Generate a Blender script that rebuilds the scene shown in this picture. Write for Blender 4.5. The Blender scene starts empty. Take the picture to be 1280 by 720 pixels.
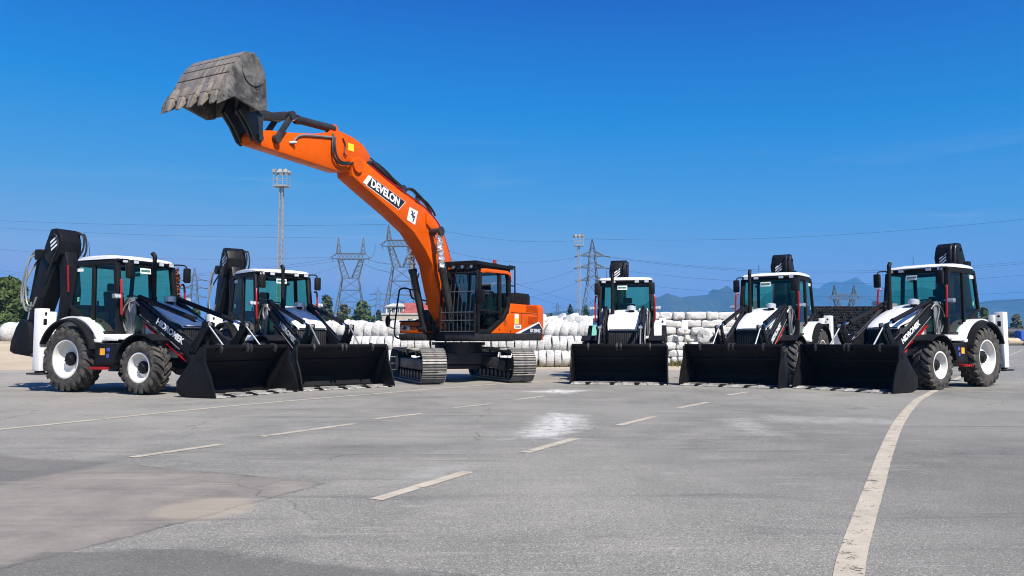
import bpy, bmesh, math, random
from mathutils import Vector, Matrix, Euler
R = math.radians
rnd = random.Random(7)
sc = bpy.context.scene
COL = sc.collection

# ------------------------------------------------------------------ camera
CAM_Z = 1.11
cd = bpy.data.cameras.new('camera')
cam = bpy.data.objects.new('camera', cd)
COL.objects.link(cam)
cam.location = (0, 0, CAM_Z)
cam.rotation_euler = (math.pi / 2 + 0.0656, 0, 0)
cd.sensor_width = 36.0
cd.lens = 36.0 * 994.7 / 1280.0
cd.clip_start = 0.1
cd.clip_end = 30000
sc.camera = cam

# ------------------------------------------------------------------ world, sun, exposure
SUN_EL = R(49)
SUN_AZ = math.atan2(0.55, -0.83)          # clockwise from +Y: behind the camera, to the right
w = bpy.data.worlds.new('World')
sc.world = w
w.use_nodes = True
wt = w.node_tree
bg = wt.nodes['Background']
sky = wt.nodes.new('ShaderNodeTexSky')
sky.sky_type = 'NISHITA'
sky.sun_disc = False
sky.sun_elevation = SUN_EL
sky.sun_rotation = SUN_AZ
sky.altitude = 0
sky.air_density = 1.0
sky.dust_density = 1.0
sky.ozone_density = 1.0
# the clear sky of a polarised, saturated photograph: one response curve per colour channel
sep = wt.nodes.new('ShaderNodeSeparateColor')
com = wt.nodes.new('ShaderNodeCombineColor')
wt.links.new(sky.outputs[0], sep.inputs[0])
SKY_CURVE = {0: [(0, 0), (1.5, .0), (2.0, .0), (2.95, .30), (4.02, .95), (5.03, 1.85), (8, 1.7), (20, 3.5)],
             1: [(0, 0), (2.0, .32), (2.57, .72), (3.09, 1.0), (4.32, 1.44), (5.43, 1.76), (6.02, 2.0), (9, 2.2), (20, 4)],
             2: [(0, 0), (3.64, 2.16), (4.13, 2.50), (4.75, 2.86), (5.85, 2.96), (6.6, 2.90), (9, 3.3), (20, 5)]}
for ch, pts in SKY_CURVE.items():
    fc = wt.nodes.new('ShaderNodeFloatCurve')
    dv = wt.nodes.new('ShaderNodeMath')
    dv.operation = 'DIVIDE'
    dv.inputs[1].default_value = 20
    mu = wt.nodes.new('ShaderNodeMath')
    mu.operation = 'MULTIPLY'
    mu.inputs[1].default_value = 20
    wt.links.new(sep.outputs[ch], dv.inputs[0])
    cv = fc.mapping.curves[0]
    cv.points[0].location = (0, 0)
    cv.points[1].location = (1, pts[-1][1] / 20)
    for px_, py_ in pts[1:-1]:
        cv.points.new(px_ / 20, py_ / 20)
    for q_ in cv.points:
        q_.handle_type = 'VECTOR'
    fc.mapping.update()
    wt.links.new(dv.outputs[0], fc.inputs['Value'])
    wt.links.new(fc.outputs[0], mu.inputs[0])
    wt.links.new(mu.outputs[0], com.inputs[ch])
# a few thin wisps of cloud low over the horizon
tcw = wt.nodes.new('ShaderNodeTexCoord')
mpw = wt.nodes.new('ShaderNodeMapping')
mpw.inputs['Scale'].default_value = (2.2, 2.2, 26)
mpw.inputs['Location'].default_value = (.35, 0, .4)
wt.links.new(tcw.outputs['Generated'], mpw.inputs['Vector'])
nzw = wt.nodes.new('ShaderNodeTexNoise')
nzw.inputs['Scale'].default_value = 1.6
nzw.inputs['Detail'].default_value = 7
nzw.inputs['Roughness'].default_value = .6
nzw.inputs['Distortion'].default_value = .5
wt.links.new(mpw.outputs[0], nzw.inputs['Vector'])
rmw = wt.nodes.new('ShaderNodeMapRange')
for i_, v_ in ((1, .56), (2, .78), (3, 0), (4, .30)):
    rmw.inputs[i_].default_value = v_
wt.links.new(nzw.outputs['Fac'], rmw.inputs[0])
spw = wt.nodes.new('ShaderNodeSeparateXYZ')
wt.links.new(tcw.outputs['Generated'], spw.inputs[0])
bdw = wt.nodes.new('ShaderNodeMapRange')
for i_, v_ in ((1, .27), (2, .10), (3, 0), (4, 1)):
    bdw.inputs[i_].default_value = v_
wt.links.new(spw.outputs[2], bdw.inputs[0])
mlw = wt.nodes.new('ShaderNodeMath')
mlw.operation = 'MULTIPLY'
wt.links.new(rmw.outputs[0], mlw.inputs[0])
wt.links.new(bdw.outputs[0], mlw.inputs[1])
mxw = wt.nodes.new('ShaderNodeMix')
mxw.data_type = 'RGBA'
wt.links.new(mlw.outputs[0], mxw.inputs[0])
wt.links.new(com.outputs[0], mxw.inputs[6])
mxw.inputs[7].default_value = (2.6, 2.9, 3.3, 1)
wt.links.new(mxw.outputs[2], bg.inputs[0])
bg.inputs[1].default_value = 0.15
sd = bpy.data.lights.new('sun', 'SUN')
sd.energy = 5.0
sd.angle = R(0.53)
sd.color = (1.0, 0.945, 0.86)
sun = bpy.data.objects.new('sun', sd)
COL.objects.link(sun)
sdir = Vector((math.sin(SUN_AZ) * math.cos(SUN_EL), math.cos(SUN_AZ) * math.cos(SUN_EL), math.sin(SUN_EL)))
sun.rotation_euler = (-sdir).to_track_quat('-Z', 'Y').to_euler()
sun.location = (0, 0, 50)
vs = sc.view_settings
sc.display_settings.display_device = 'sRGB'
vs.view_transform = 'Standard'
vs.look = 'None'
vs.gamma = 1.0
vs.use_curve_mapping = False
vs.exposure = 0.75
sc.cycles.use_denoising = True
sc.cycles.filter_width = 1.05
sc.cycles.max_bounces = 8
sc.cycles.transparent_max_bounces = 16
sc.cycles.volume_bounces = 0
sc.cycles.caustics_reflective = False
sc.cycles.caustics_refractive = False


# ------------------------------------------------------------------ node helpers
class NT:
    def __init__(self, name):
        self.m = bpy.data.materials.new(name)
        self.m.use_nodes = True
        self.t = self.m.node_tree
        self.t.nodes.clear()
        self.out = self.t.nodes.new('ShaderNodeOutputMaterial')

    def n(self, typ, **kw):
        x = self.t.nodes.new(typ)
        for k, v in kw.items():
            setattr(x, k, v)
        return x

    def put(self, sock, v):
        if isinstance(v, bpy.types.NodeSocket):
            self.t.links.new(v, sock)
        elif v is not None:
            if isinstance(v, (tuple, list)) and len(v) == 3 and sock.type == 'RGBA':
                v = (*v, 1)
            sock.default_value = v

    def math(self, op, a, b=None, c=None, clamp=False):
        x = self.n('ShaderNodeMath', operation=op)
        x.use_clamp = clamp
        self.put(x.inputs[0], a)
        if b is not None:
            self.put(x.inputs[1], b)
        if c is not None:
            self.put(x.inputs[2], c)
        return x.outputs[0]

    def coords(self, which='Object'):
        return self.n('ShaderNodeTexCoord').outputs[which]

    def pos(self):
        return self.n('ShaderNodeNewGeometry').outputs['Position']

    def noise(self, vec, scale, detail=4, rough=.55, dist=0):
        x = self.n('ShaderNodeTexNoise')
        self.put(x.inputs['Vector'], vec)
        x.inputs['Scale'].default_value = scale
        x.inputs['Detail'].default_value = detail
        x.inputs['Roughness'].default_value = rough
        x.inputs['Distortion'].default_value = dist
        return x.outputs['Fac']

    def voro(self, vec, scale, feature='F1', rand=1):
        x = self.n('ShaderNodeTexVoronoi', feature=feature)
        self.put(x.inputs['Vector'], vec)
        x.inputs['Scale'].default_value = scale
        x.inputs['Randomness'].default_value = rand
        return x.outputs

    def scalev(self, vec, s):
        x = self.n('ShaderNodeMapping')
        self.put(x.inputs['Vector'], vec)
        x.inputs['Scale'].default_value = s
        return x.outputs[0]

    def ramp(self, v, a, b, lo=0.0, hi=1.0):
        x = self.n('ShaderNodeMapRange')
        x.clamp = True
        self.put(x.inputs[0], v)
        x.inputs[1].default_value = a
        x.inputs[2].default_value = b
        x.inputs[3].default_value = lo
        x.inputs[4].default_value = hi
        return x.outputs[0]

    def mix(self, f, a, b, mode='MIX'):
        x = self.n('ShaderNodeMix', data_type='RGBA', blend_type=mode)
        self.put(x.inputs[0], f)
        self.put(x.inputs[6], a)
        self.put(x.inputs[7], b)
        return x.outputs[2]

    def bump(self, h, strength, dist=.01):
        x = self.n('ShaderNodeBump')
        x.inputs['Strength'].default_value = strength
        x.inputs['Distance'].default_value = dist
        self.put(x.inputs['Height'], h)
        return x.outputs[0]

    def pbr(self, color, rough=.5, metal=0.0, normal=None, coat=0, spec=None):
        p = self.n('ShaderNodeBsdfPrincipled')
        self.put(p.inputs['Base Color'], color)
        self.put(p.inputs['Roughness'], rough)
        self.put(p.inputs['Metallic'], metal)
        if normal is not None:
            self.put(p.inputs['Normal'], normal)
        if coat:
            p.inputs['Coat Weight'].default_value = coat
            p.inputs['Coat Roughness'].default_value = .06
        if spec is not None:
            p.inputs['Specular IOR Level'].default_value = spec
        return p.outputs[0]

    def done(self, sh):
        self.t.links.new(sh, self.out.inputs['Surface'])
        return self.m


def simple(name, col, rough=.5, metal=0.0, var=.12, scale=4.0, bump=0.0, bscale=60, coat=0, dust=0.0, spec=None):
    """plain paint, rubber, steel: colour with a little unevenness, optional dust and fine relief"""
    t = NT(name)
    v = t.coords()
    n1 = t.noise(v, scale, 5, .6)
    lo = tuple(c * (1 - var) for c in col)
    hi = tuple(min(1, c * (1 + var)) for c in col)
    c = t.mix(t.ramp(n1, .3, .7), lo, hi)
    if dust:
        d = t.ramp(t.noise(v, scale * .7, 6, .7, .4), .42, .75, 0, dust)
        c = t.mix(d, c, (.30, .27, .23))
    r = t.ramp(t.noise(v, scale * 2.3, 4), .3, .7, max(.02, rough - .08), min(1, rough + .1))
    nm = t.bump(t.noise(v, bscale, 3), bump, .01) if bump else None
    return t.done(t.pbr(c, r, metal, nm, coat, spec))


M = {}
M['black'] = simple('black_paint', (.006, .0062, .007), .42, var=.25, dust=.02, spec=.2)
M['bucket_black'] = simple('bucket_black_paint', (.0055, .0056, .006), .5, var=.35, scale=2.5, dust=.02, bump=.05, spec=.16)
M['white'] = simple('white_paint', (.80, .80, .79), .28, var=.03, coat=.5)
M['rim_white'] = simple('rim_white_paint', (.66, .65, .63), .38, var=.08, dust=.16)
M['orange'] = simple('orange_paint', (.60, .086, .001), .40, var=.12, scale=1.5, coat=.04, spec=.12)
M['rubber'] = simple('tyre_rubber', (.026, .024, .022), .85, var=.3, scale=9, dust=.34, bump=.25, bscale=40)
M['plastic'] = simple('black_plastic', (.007, .007, .0075), .6, var=.2, spec=.2)
M['grey'] = simple('grey_metal', (.30, .31, .32), .4, .6, var=.2)
M['steel'] = simple('worn_steel', (.33, .31, .29), .42, .55, var=.4, scale=7, dust=.3, bump=.15)
M['edge_steel'] = simple('worn_cutting_edge', (.36, .35, .33), .5, .2, var=.5, scale=6, dust=.35, bump=.1)
M['chrome'] = simple('chrome_rod', (.75, .75, .76), .12, 1.0, var=.05)
M['red'] = simple('red_paint', (.30, .006, .010), .4, var=.1)
M['seat'] = simple('seat_cloth', (.03, .03, .033), .9, var=.2)
M['lamp_glass'] = simple('lamp_lens', (.62, .64, .66), .12, .3, var=.1)
M['mirror_glass'] = simple('mirror_face', (.10, .11, .12), .15, .5, var=.1)
M['sticker'] = simple('white_sticker', (.78, .79, .77), .45, var=.04)
M['sticker_green'] = simple('green_print', (.06, .17, .12), .5, var=.2)
M['sticker_yellow'] = simple('yellow_sticker', (.85, .62, .02), .45, var=.1)
M['sticker_orange'] = simple('orange_sticker', (.85, .38, .02), .45, var=.1)
M['sticker_blue'] = simple('blue_sticker', (.05, .09, .45), .45, var=.1)
M['grille'] = simple('grille_mesh', (.014, .014, .015), .6, var=.3, bump=.6, bscale=120)
M['hose'] = simple('rubber_hose', (.016, .016, .017), .45, var=.2)
M['hose_grey'] = simple('grey_hose', (.22, .225, .23), .4, .2, var=.2)
M['pylon'] = simple('weathered_pylon_steel', (.10, .105, .11), .6, .1, var=.2, scale=1.0)
M['cage'] = simple('cage_bar_paint', (.020, .0205, .021), .5, var=.2)
M['cage_light'] = simple('worn_cage_bar', (.09, .09, .093), .5, var=.2)
M['galv'] = simple('galvanised_steel', (.27, .28, .29), .55, .25, var=.2, scale=1.0)
M['dark_metal'] = simple('dark_steel', (.02, .02, .021), .5, .2, var=.3, dust=.10)
M['letter_white'] = simple('white_lettering', (.72, .73, .74), .5, var=.02)
M['letter_black'] = simple('black_print', (.01, .01, .012), .5, var=.02)
M['navy'] = simple('navy_print', (.012, .02, .05), .5, var=.05)
M['foil'] = simple('crumpled_foil', (.80, .80, .79), .22, .75, var=.2, scale=22, bump=1.0, bscale=18)
M['shoe'] = simple('track_shoe_steel', (.20, .19, .178), .5, .3, var=.4, scale=7, dust=.5, bump=.15)
M['beacon'] = simple('beacon_lens', (.32, .03, .02), .2, var=.1)
M['wood'] = simple('bark', (.09, .065, .045), .9, var=.3, bump=.5, bscale=12)
M['rust'] = simple('rusty_steel', (.16, .06, .03), .8, var=.4)
M['pipe_black'] = simple('black_pipe', (.020, .016, .011), .6, var=.3, dust=.25)
M['pipe_tan'] = simple('tan_pipe', (.42, .34, .22), .7, var=.15, scale=1)
M['tarp_blue'] = simple('blue_tarp', (.02, .09, .42), .6, var=.2, bump=.4, bscale=3)
M['wall_beige'] = simple('beige_render', (.42, .36, .28), .85, var=.12, scale=.4)
M['roof_red'] = simple('red_tiles', (.28, .065, .05), .8, var=.25, scale=.8)
M['concrete'] = simple('pale_concrete', (.42, .40, .37), .85, var=.15, scale=1)


def bucket_steel():
    t = NT('bucket_worn_steel')
    v = t.coords()
    st = t.noise(t.scalev(v, (1.2, 9, 1.2)), 2.2, 6, .65)
    b = t.noise(v, 3.2, 6, .65, .5)
    c = t.mix(t.ramp(st, .35, .65), (.10, .084, .066), (.36, .31, .25))
    c = t.mix(t.ramp(b, .42, .62, 0, .75), c, (.15, .14, .13))
    c = t.mix(t.ramp(t.noise(v, 11, 4, .7), .58, .72, 0, .8), c, (.035, .034, .034))
    return t.done(t.pbr(c, t.ramp(b, .3, .7, .45, .75), .25, t.bump(t.noise(v, 30, 5, .7), .35, .01)))


def bucket_side():
    t = NT('bucket_side_steel')
    v = t.coords()
    b = t.noise(v, 2.6, 7, .68, .6)
    c = t.mix(t.ramp(b, .36, .64), (.030, .029, .028), (.17, .158, .142))
    c = t.mix(t.ramp(t.noise(v, 12, 5, .7), .55, .7, 0, .6), c, (.30, .28, .25))
    return t.done(t.pbr(c, .6, .2, t.bump(t.noise(v, 30, 5, .7), .3, .01)))


M['bucket_steel'] = bucket_steel()
M['bucket_side'] = bucket_side()


def glass(name, tint, gloss=.5):
    t = NT(name)
    tr = t.n('ShaderNodeBsdfTransparent')
    tr.inputs[0].default_value = (*tint, 1)
    gl = t.n('ShaderNodeBsdfGlossy')
    gl.inputs['Color'].default_value = (gloss, gloss, gloss, 1)
    gl.inputs['Roughness'].default_value = .03
    ge = t.n('ShaderNodeNewGeometry')
    dt = t.n('ShaderNodeVectorMath', operation='DOT_PRODUCT')
    t.t.links.new(ge.outputs['Normal'], dt.inputs[0])
    t.t.links.new(ge.outputs['Incoming'], dt.inputs[1])
    fac = t.math('POWER', t.math('SUBTRACT', 1.0, t.math('ABSOLUTE', dt.outputs['Value'])), 5.0)
    fac = t.math('ADD', .045, t.math('MULTIPLY', fac, .95), clamp=True)
    mx = t.n('ShaderNodeMixShader')
    t.t.links.new(fac, mx.inputs[0])
    t.t.links.new(tr.outputs[0], mx.inputs[1])
    t.t.links.new(gl.outputs[0], mx.inputs[2])
    return t.done(mx.outputs[0])


M['glass'] = glass('teal_cab_glass', (.44, .78, .62), .8)
M['glass_dark'] = glass('dark_cab_glass', (.32, .42, .42), .8)


def plastic_wrap(name, base, scale=3.0):
    t = NT(name)
    v = t.coords()
    n1 = t.noise(v, scale, 6, .65, .8)
    fold = t.noise(t.scalev(v, (1, 1, 4)), 4.5, 5, .7, 1.5)
    inf = t.n('ShaderNodeObjectInfo').outputs['Random']
    c = t.mix(t.ramp(n1, .3, .72), tuple(x * .72 for x in base), base)
    c = t.mix(t.ramp(fold, .62, .72, 0, .35), c, (.46, .45, .43))
    c = t.mix(t.ramp(inf, 0, 1, 0, .22), c, (.60, .58, .54))
    return t.done(t.pbr(c, .5, 0, t.bump(fold, 1.0, .09)))


M['wrap'] = plastic_wrap('white_wrap', (.70, .70, .69))
M['wrap_sack'] = plastic_wrap('white_sack_cloth', (.80, .795, .785), 1.6)


def leaf(name, dark, light, trans=.25):
    t = NT(name)
    v = t.coords()
    inf = t.n('ShaderNodeNewGeometry').outputs['Random Per Island']
    n = t.noise(v, .9, 3)
    c = t.mix(t.math('ADD', t.math('MULTIPLY', inf, .6), t.math('MULTIPLY', n, .5), clamp=True), dark, light)
    p = t.pbr(c, .6, 0, None, 0, .3)
    tl = t.n('ShaderNodeBsdfTranslucent')
    t.put(tl.inputs[0], c)
    mx = t.n('ShaderNodeMixShader')
    mx.inputs[0].default_value = trans
    t.t.links.new(p, mx.inputs[1])
    t.t.links.new(tl.outputs[0], mx.inputs[2])
    return t.done(mx.outputs[0])


M['leaf_mid'] = leaf('mid_green_leaves', (.030, .055, .014), (.10, .14, .035))
M['leaf_dark'] = leaf('dark_green_leaves', (.018, .034, .012), (.060, .085, .028))
M['leaf_olive'] = leaf('olive_leaves', (.05, .06, .02), (.13, .13, .045))
M['leaf_rust'] = leaf('rusty_leaves', (.10, .03, .012), (.24, .085, .03))
M['grass'] = leaf('dry_grass', (.09, .10, .03), (.24, .22, .09))


# ------------------------------------------------------------------ mesh builder
class MB:
    def __init__(self):
        self.bm = bmesh.new()

    def _mi(self, faces, mi):
        for f in faces:
            f.material_index = mi

    def poly(self, pts, mi=0):
        f = self.bm.faces.new([self.bm.verts.new(p) for p in pts])
        f.material_index = mi
        return f

    def hexa(self, p, bev=0.0, mi=0):
        """eight corners: bottom ring 0-3, top ring 4-7"""
        vs_ = [self.bm.verts.new(q) for q in p]
        fs = []
        for ids in ((3, 2, 1, 0), (4, 5, 6, 7), (0, 1, 5, 4), (1, 2, 6, 5), (2, 3, 7, 6), (3, 0, 4, 7)):
            f = self.bm.faces.new([vs_[i] for i in ids])
            f.material_index = mi
            fs.append(f)
        if bev > 0:
            ed = list({e for f in fs for e in f.edges})
            r = bmesh.ops.bevel(self.bm, geom=ed, offset=bev, segments=2, affect='EDGES', profile=.5, clamp_overlap=True)
            self._mi(r['faces'], mi)
        return self

    def box(self, x0, x1, y0, y1, z0, z1, bev=0.0, mi=0):
        return self.hexa([(x0, y0, z0), (x1, y0, z0), (x1, y1, z0), (x0, y1, z0),
                          (x0, y0, z1), (x1, y0, z1), (x1, y1, z1), (x0, y1, z1)], bev, mi)

    def bar(self, a, b, wd, th=None, up=(0, 0, 1), mi=0, bev=0.0):
        """rectangular bar from a to b"""
        a = Vector(a)
        b = Vector(b)
        th = wd if th is None else th
        d = (b - a).normalized()
        u = Vector(up)
        if abs(d.dot(u)) > .98:
            u = Vector((1, 0, 0))
        s = d.cross(u).normalized() * (wd / 2)
        u = s.cross(d).normalized() * (th / 2)
        return self.hexa([a - s - u, a + s - u, a + s + u, a - s + u, b - s - u, b + s - u, b + s + u, b - s + u], bev, mi)

    def cyl(self, a, b, r0, r1=None, n=14, mi=0, caps=True):
        a = Vector(a)
        b = Vector(b)
        r1 = r0 if r1 is None else r1
        d = (b - a).normalized()
        u = Vector((0, 0, 1)) if abs(d.z) < .95 else Vector((1, 0, 0))
        s = d.cross(u).normalized()
        t = s.cross(d).normalized()
        ra, rb = [], []
        for i in range(n):
            k = 2 * math.pi * i / n
            o = s * math.cos(k) + t * math.sin(k)
            ra.append(self.bm.verts.new(a + o * r0))
            rb.append(self.bm.verts.new(b + o * r1))
        for i in range(n):
            self.bm.faces.new((ra[i], ra[(i + 1) % n], rb[(i + 1) % n], rb[i])).material_index = mi
        if caps:
            self.bm.faces.new(list(reversed(ra))).material_index = mi
            self.bm.faces.new(rb).material_index = mi
        return self

    def tube(self, pts, r, n=7, mi=0, smooth=3):
        """swept hose along a Catmull-Rom curve through pts"""
        P = [Vector(p) for p in pts]
        if smooth and len(P) > 2:
            Q = [P[0] * 2 - P[1]] + P + [P[-1] * 2 - P[-2]]
            S = []
            for i in range(1, len(Q) - 2):
                for k in range(smooth + 1):
                    t = k / (smooth + 1)
                    p0, p1, p2, p3 = Q[i - 1:i + 3]
                    S.append(.5 * ((2 * p1) + (p2 - p0) * t + (2 * p0 - 5 * p1 + 4 * p2 - p3) * t * t + (3 * p1 - p0 - 3 * p2 + p3) * t ** 3))
            S.append(P[-1])
            P = S
        rings = []
        prev = None
        for i, p in enumerate(P):
            d = (P[min(i + 1, len(P) - 1)] - P[max(i - 1, 0)]).normalized()
            if prev is None:
                u = Vector((0, 0, 1)) if abs(d.z) < .9 else Vector((1, 0, 0))
                s = d.cross(u).normalized()
            else:
                s = (prev - d * prev.dot(d)).normalized()
            prev = s
            t = d.cross(s)
            rings.append([self.bm.verts.new(p + (s * math.cos(2 * math.pi * k / n) + t * math.sin(2 * math.pi * k / n)) * r) for k in range(n)])
        for A, B in zip(rings, rings[1:]):
            for k in range(n):
                self.bm.faces.new((A[k], A[(k + 1) % n], B[(k + 1) % n], B[k])).material_index = mi
        self.bm.faces.new(list(reversed(rings[0]))).material_index = mi
        self.bm.faces.new(rings[-1]).material_index = mi
        return self

    def prism(self, prof, y0, y1, bev=0.0, mi=0):
        """polygon of (x, z) extruded from y0 to y1"""
        A = [self.bm.verts.new((x, y0, z)) for x, z in prof]
        B = [self.bm.verts.new((x, y1, z)) for x, z in prof]
        n = len(prof)
        fs = [self.bm.faces.new(A), self.bm.faces.new(list(reversed(B)))]
        for i in range(n):
            fs.append(self.bm.faces.new((A[i], B[i], B[(i + 1) % n], A[(i + 1) % n])))
        self._mi(fs, mi)
        bmesh.ops.recalc_face_normals(self.bm, faces=fs)
        if bev > 0:
            ed = list({e for f in fs for e in f.edges})
            r = bmesh.ops.bevel(self.bm, geom=ed, offset=bev, segments=2, affect='EDGES', profile=.5, clamp_overlap=True)
            self._mi(r['faces'], mi)
        return self

    def shell(self, line, th, y0, y1, mi=0):
        """open polyline of (x, z) given a thickness, extruded in y"""
        P = [Vector((x, z)) for x, z in line]
        off = []
        for i, p in enumerate(P):
            d = (P[min(i + 1, len(P) - 1)] - P[max(i - 1, 0)]).normalized()
            off.append(p + Vector((-d.y, d.x)) * th)
        for i in range(len(P) - 1):
            a, b, c, d = P[i], P[i + 1], off[i + 1], off[i]
            q = [(a.x, y0, a.y), (b.x, y0, b.y), (b.x, y1, b.y), (a.x, y1, a.y),
                 (d.x, y0, d.y), (c.x, y0, c.y), (c.x, y1, c.y), (d.x, y1, d.y)]
            self.hexa(q, 0, mi)
        return self

    def lathe(self, prof, o, axis, n=32, mi=0, closed=True):
        """profile of (radius, distance along axis)"""
        o = Vector(o)
        d = Vector(axis).normalized()
        u = Vector((0, 0, 1)) if abs(d.z) < .95 else Vector((1, 0, 0))
        s = d.cross(u).normalized()
        t = s.cross(d).normalized()
        rings = []
        for r, h in prof:
            rings.append([self.bm.verts.new(o + d * h + (s * math.cos(2 * math.pi * k / n) + t * math.sin(2 * math.pi * k / n)) * max(r, 1e-4)) for k in range(n)])
        pairs = list(zip(rings, rings[1:]))
        if closed:
            pairs.append((rings[-1], rings[0]))
        for A, B in pairs:
            for k in range(n):
                self.bm.faces.new((A[k], A[(k + 1) % n], B[(k + 1) % n], B[k])).material_index = mi
        return self

    def ball(self, c, r, mi=0, seg=10):
        g = bmesh.ops.create_uvsphere(self.bm, u_segments=seg, v_segments=max(6, seg // 2 + 1), radius=1,
                                      matrix=Matrix.Translation(c) @ Matrix.Diagonal((*((r,) * 3 if not hasattr(r, '__len__') else r), 1)))
        for v in g['verts']:
            for f in v.link_faces:
                f.material_index = mi
        return self

    def build(self, name, mats, parent=None, angle=35, fix=True):
        if fix:
            bmesh.ops.recalc_face_normals(self.bm, faces=self.bm.faces)
        me = bpy.data.meshes.new(name)
        self.bm.to_mesh(me)
        self.bm.free()
        for m in (mats if isinstance(mats, (list, tuple)) else [mats]):
            me.materials.append(M[m] if isinstance(m, str) else m)
        if angle:
            me.shade_smooth()
            me.set_sharp_from_angle(angle=R(angle))
        return link(name, me, parent)


def link(name, me, parent=None):
    o = bpy.data.objects.new(name, me)
    COL.objects.link(o)
    if parent:
        o.parent = parent
    return o


def tag(o, label=None, cat=None, group=None, kind=None):
    for k, v in (('label', label), ('category', cat), ('group', group), ('kind', kind)):
        if v:
            o[k] = v
    return o


def empty(name, loc=(0, 0, 0), rz=0.0):
    o = bpy.data.objects.new(name, None)
    o.empty_display_size = .3
    o.location = loc
    o.rotation_euler = (0, 0, rz)
    COL.objects.link(o)
    return o


def copy_tree(o, parent=None, skip=()):
    kids = list(o.children)
    c = o.copy()
    COL.objects.link(c)
    if parent:
        c.parent = parent
    for k in kids:
        if k.get('only') and k['only'] in skip:
            continue
        copy_tree(k, c, skip)
    return c


def text_mesh(s, size, bold=0.0, depth=.004, spacing=1.0, shear=0.0):
    cu = bpy.data.curves.new('lettering', 'FONT')
    cu.body = s
    cu.size = size
    cu.offset = bold
    cu.extrude = depth
    cu.space_character = spacing
    cu.shear = shear
    cu.align_x = 'CENTER'
    cu.align_y = 'CENTER'
    ob = bpy.data.objects.new('lettering', cu)
    COL.objects.link(ob)
    dg = bpy.context.evaluated_depsgraph_get()
    me = bpy.data.meshes.new_from_object(ob.evaluated_get(dg))
    bpy.data.objects.remove(ob)
    bpy.data.curves.remove(cu)
    return me


def frame_matrix(o, X, N):
    """place flat print at o: X along the reading direction, N the face normal"""
    X = Vector(X).normalized()
    N = Vector(N).normalized()
    Y = N.cross(X).normalized()
    m = Matrix((X, Y, N)).transposed().to_4x4()
    m.translation = Vector(o)
    return m


def lettering(name, s, size, o, X, N, mat, parent, **kw):
    me = text_mesh(s, size, **kw)
    me.materials.clear()
    me.materials.append(M[mat])
    ob = link(name, me, parent)
    ob.matrix_local = frame_matrix(o, X, N)
    return ob


# ================================================================== SETTING
def sstep(a, b, x):
    t = max(0, min(1, (x - a) / (b - a)))
    return t * t * (3 - 2 * t)


def ground_z(x, y):
    z = 1.06 * sstep(-12, -21, x) * sstep(30, 45, y) * sstep(400, 140, y)
    if y > 31:
        z += .05 * math.sin(x * .9 + y * .35) * sstep(31, 40, y) * sstep(-10, -16, x)
    return z - .02


def dirt_material():
    t = NT('dry_dirt')
    p = t.pos()
    n1 = t.noise(p, .35, 8, .62)
    n2 = t.noise(p, 6, 6, .7)
    c = t.mix(t.ramp(n1, .3, .7), (.36, .29, .20), (.50, .42, .31))
    c = t.mix(t.ramp(n2, .35, .75, 0, .5), c, (.30, .25, .18))
    far = t.n('ShaderNodeSeparateXYZ')
    t.put(far.inputs[0], p)
    g = t.math('ADD', far.outputs[1], t.math('MULTIPLY', n1, 40))
    field = t.mix(t.ramp(t.noise(p, .02, 4), .4, .6), (.10, .115, .04), (.22, .19, .09))
    c = t.mix(t.ramp(g, 75, 130), c, field)
    return t.done(t.pbr(c, .95, 0, t.bump(n2, .6, .08), 0, .2))


xs = [-6000, -2500, -900, -350, -160, -110] + [-80 + 2.5 * i for i in range(33)] + [6, 14, 30, 60, 120, 300, 900, 2500, 6000]
ys = [-2500, -600, -150, -40, 0, 20] + [29 + 1.5 * i for i in range(16)] + [56, 64, 80, 110, 150, 200, 300, 420, 700, 1500, 3000, 5600]
bm = bmesh.new()
gv = [[bm.verts.new((x, y, ground_z(x, y))) for x in xs] for y in ys]
for j in range(len(ys) - 1):
    for i in range(len(xs) - 1):
        bm.faces.new((gv[j][i], gv[j][i + 1], gv[j + 1][i + 1], gv[j + 1][i]))
me = bpy.data.meshes.new('dirt_ground')
bm.to_mesh(me)
bm.free()
me.materials.append(dirt_material())
me.shade_smooth()
tag(link('dirt_ground', me), kind='structure')


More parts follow.
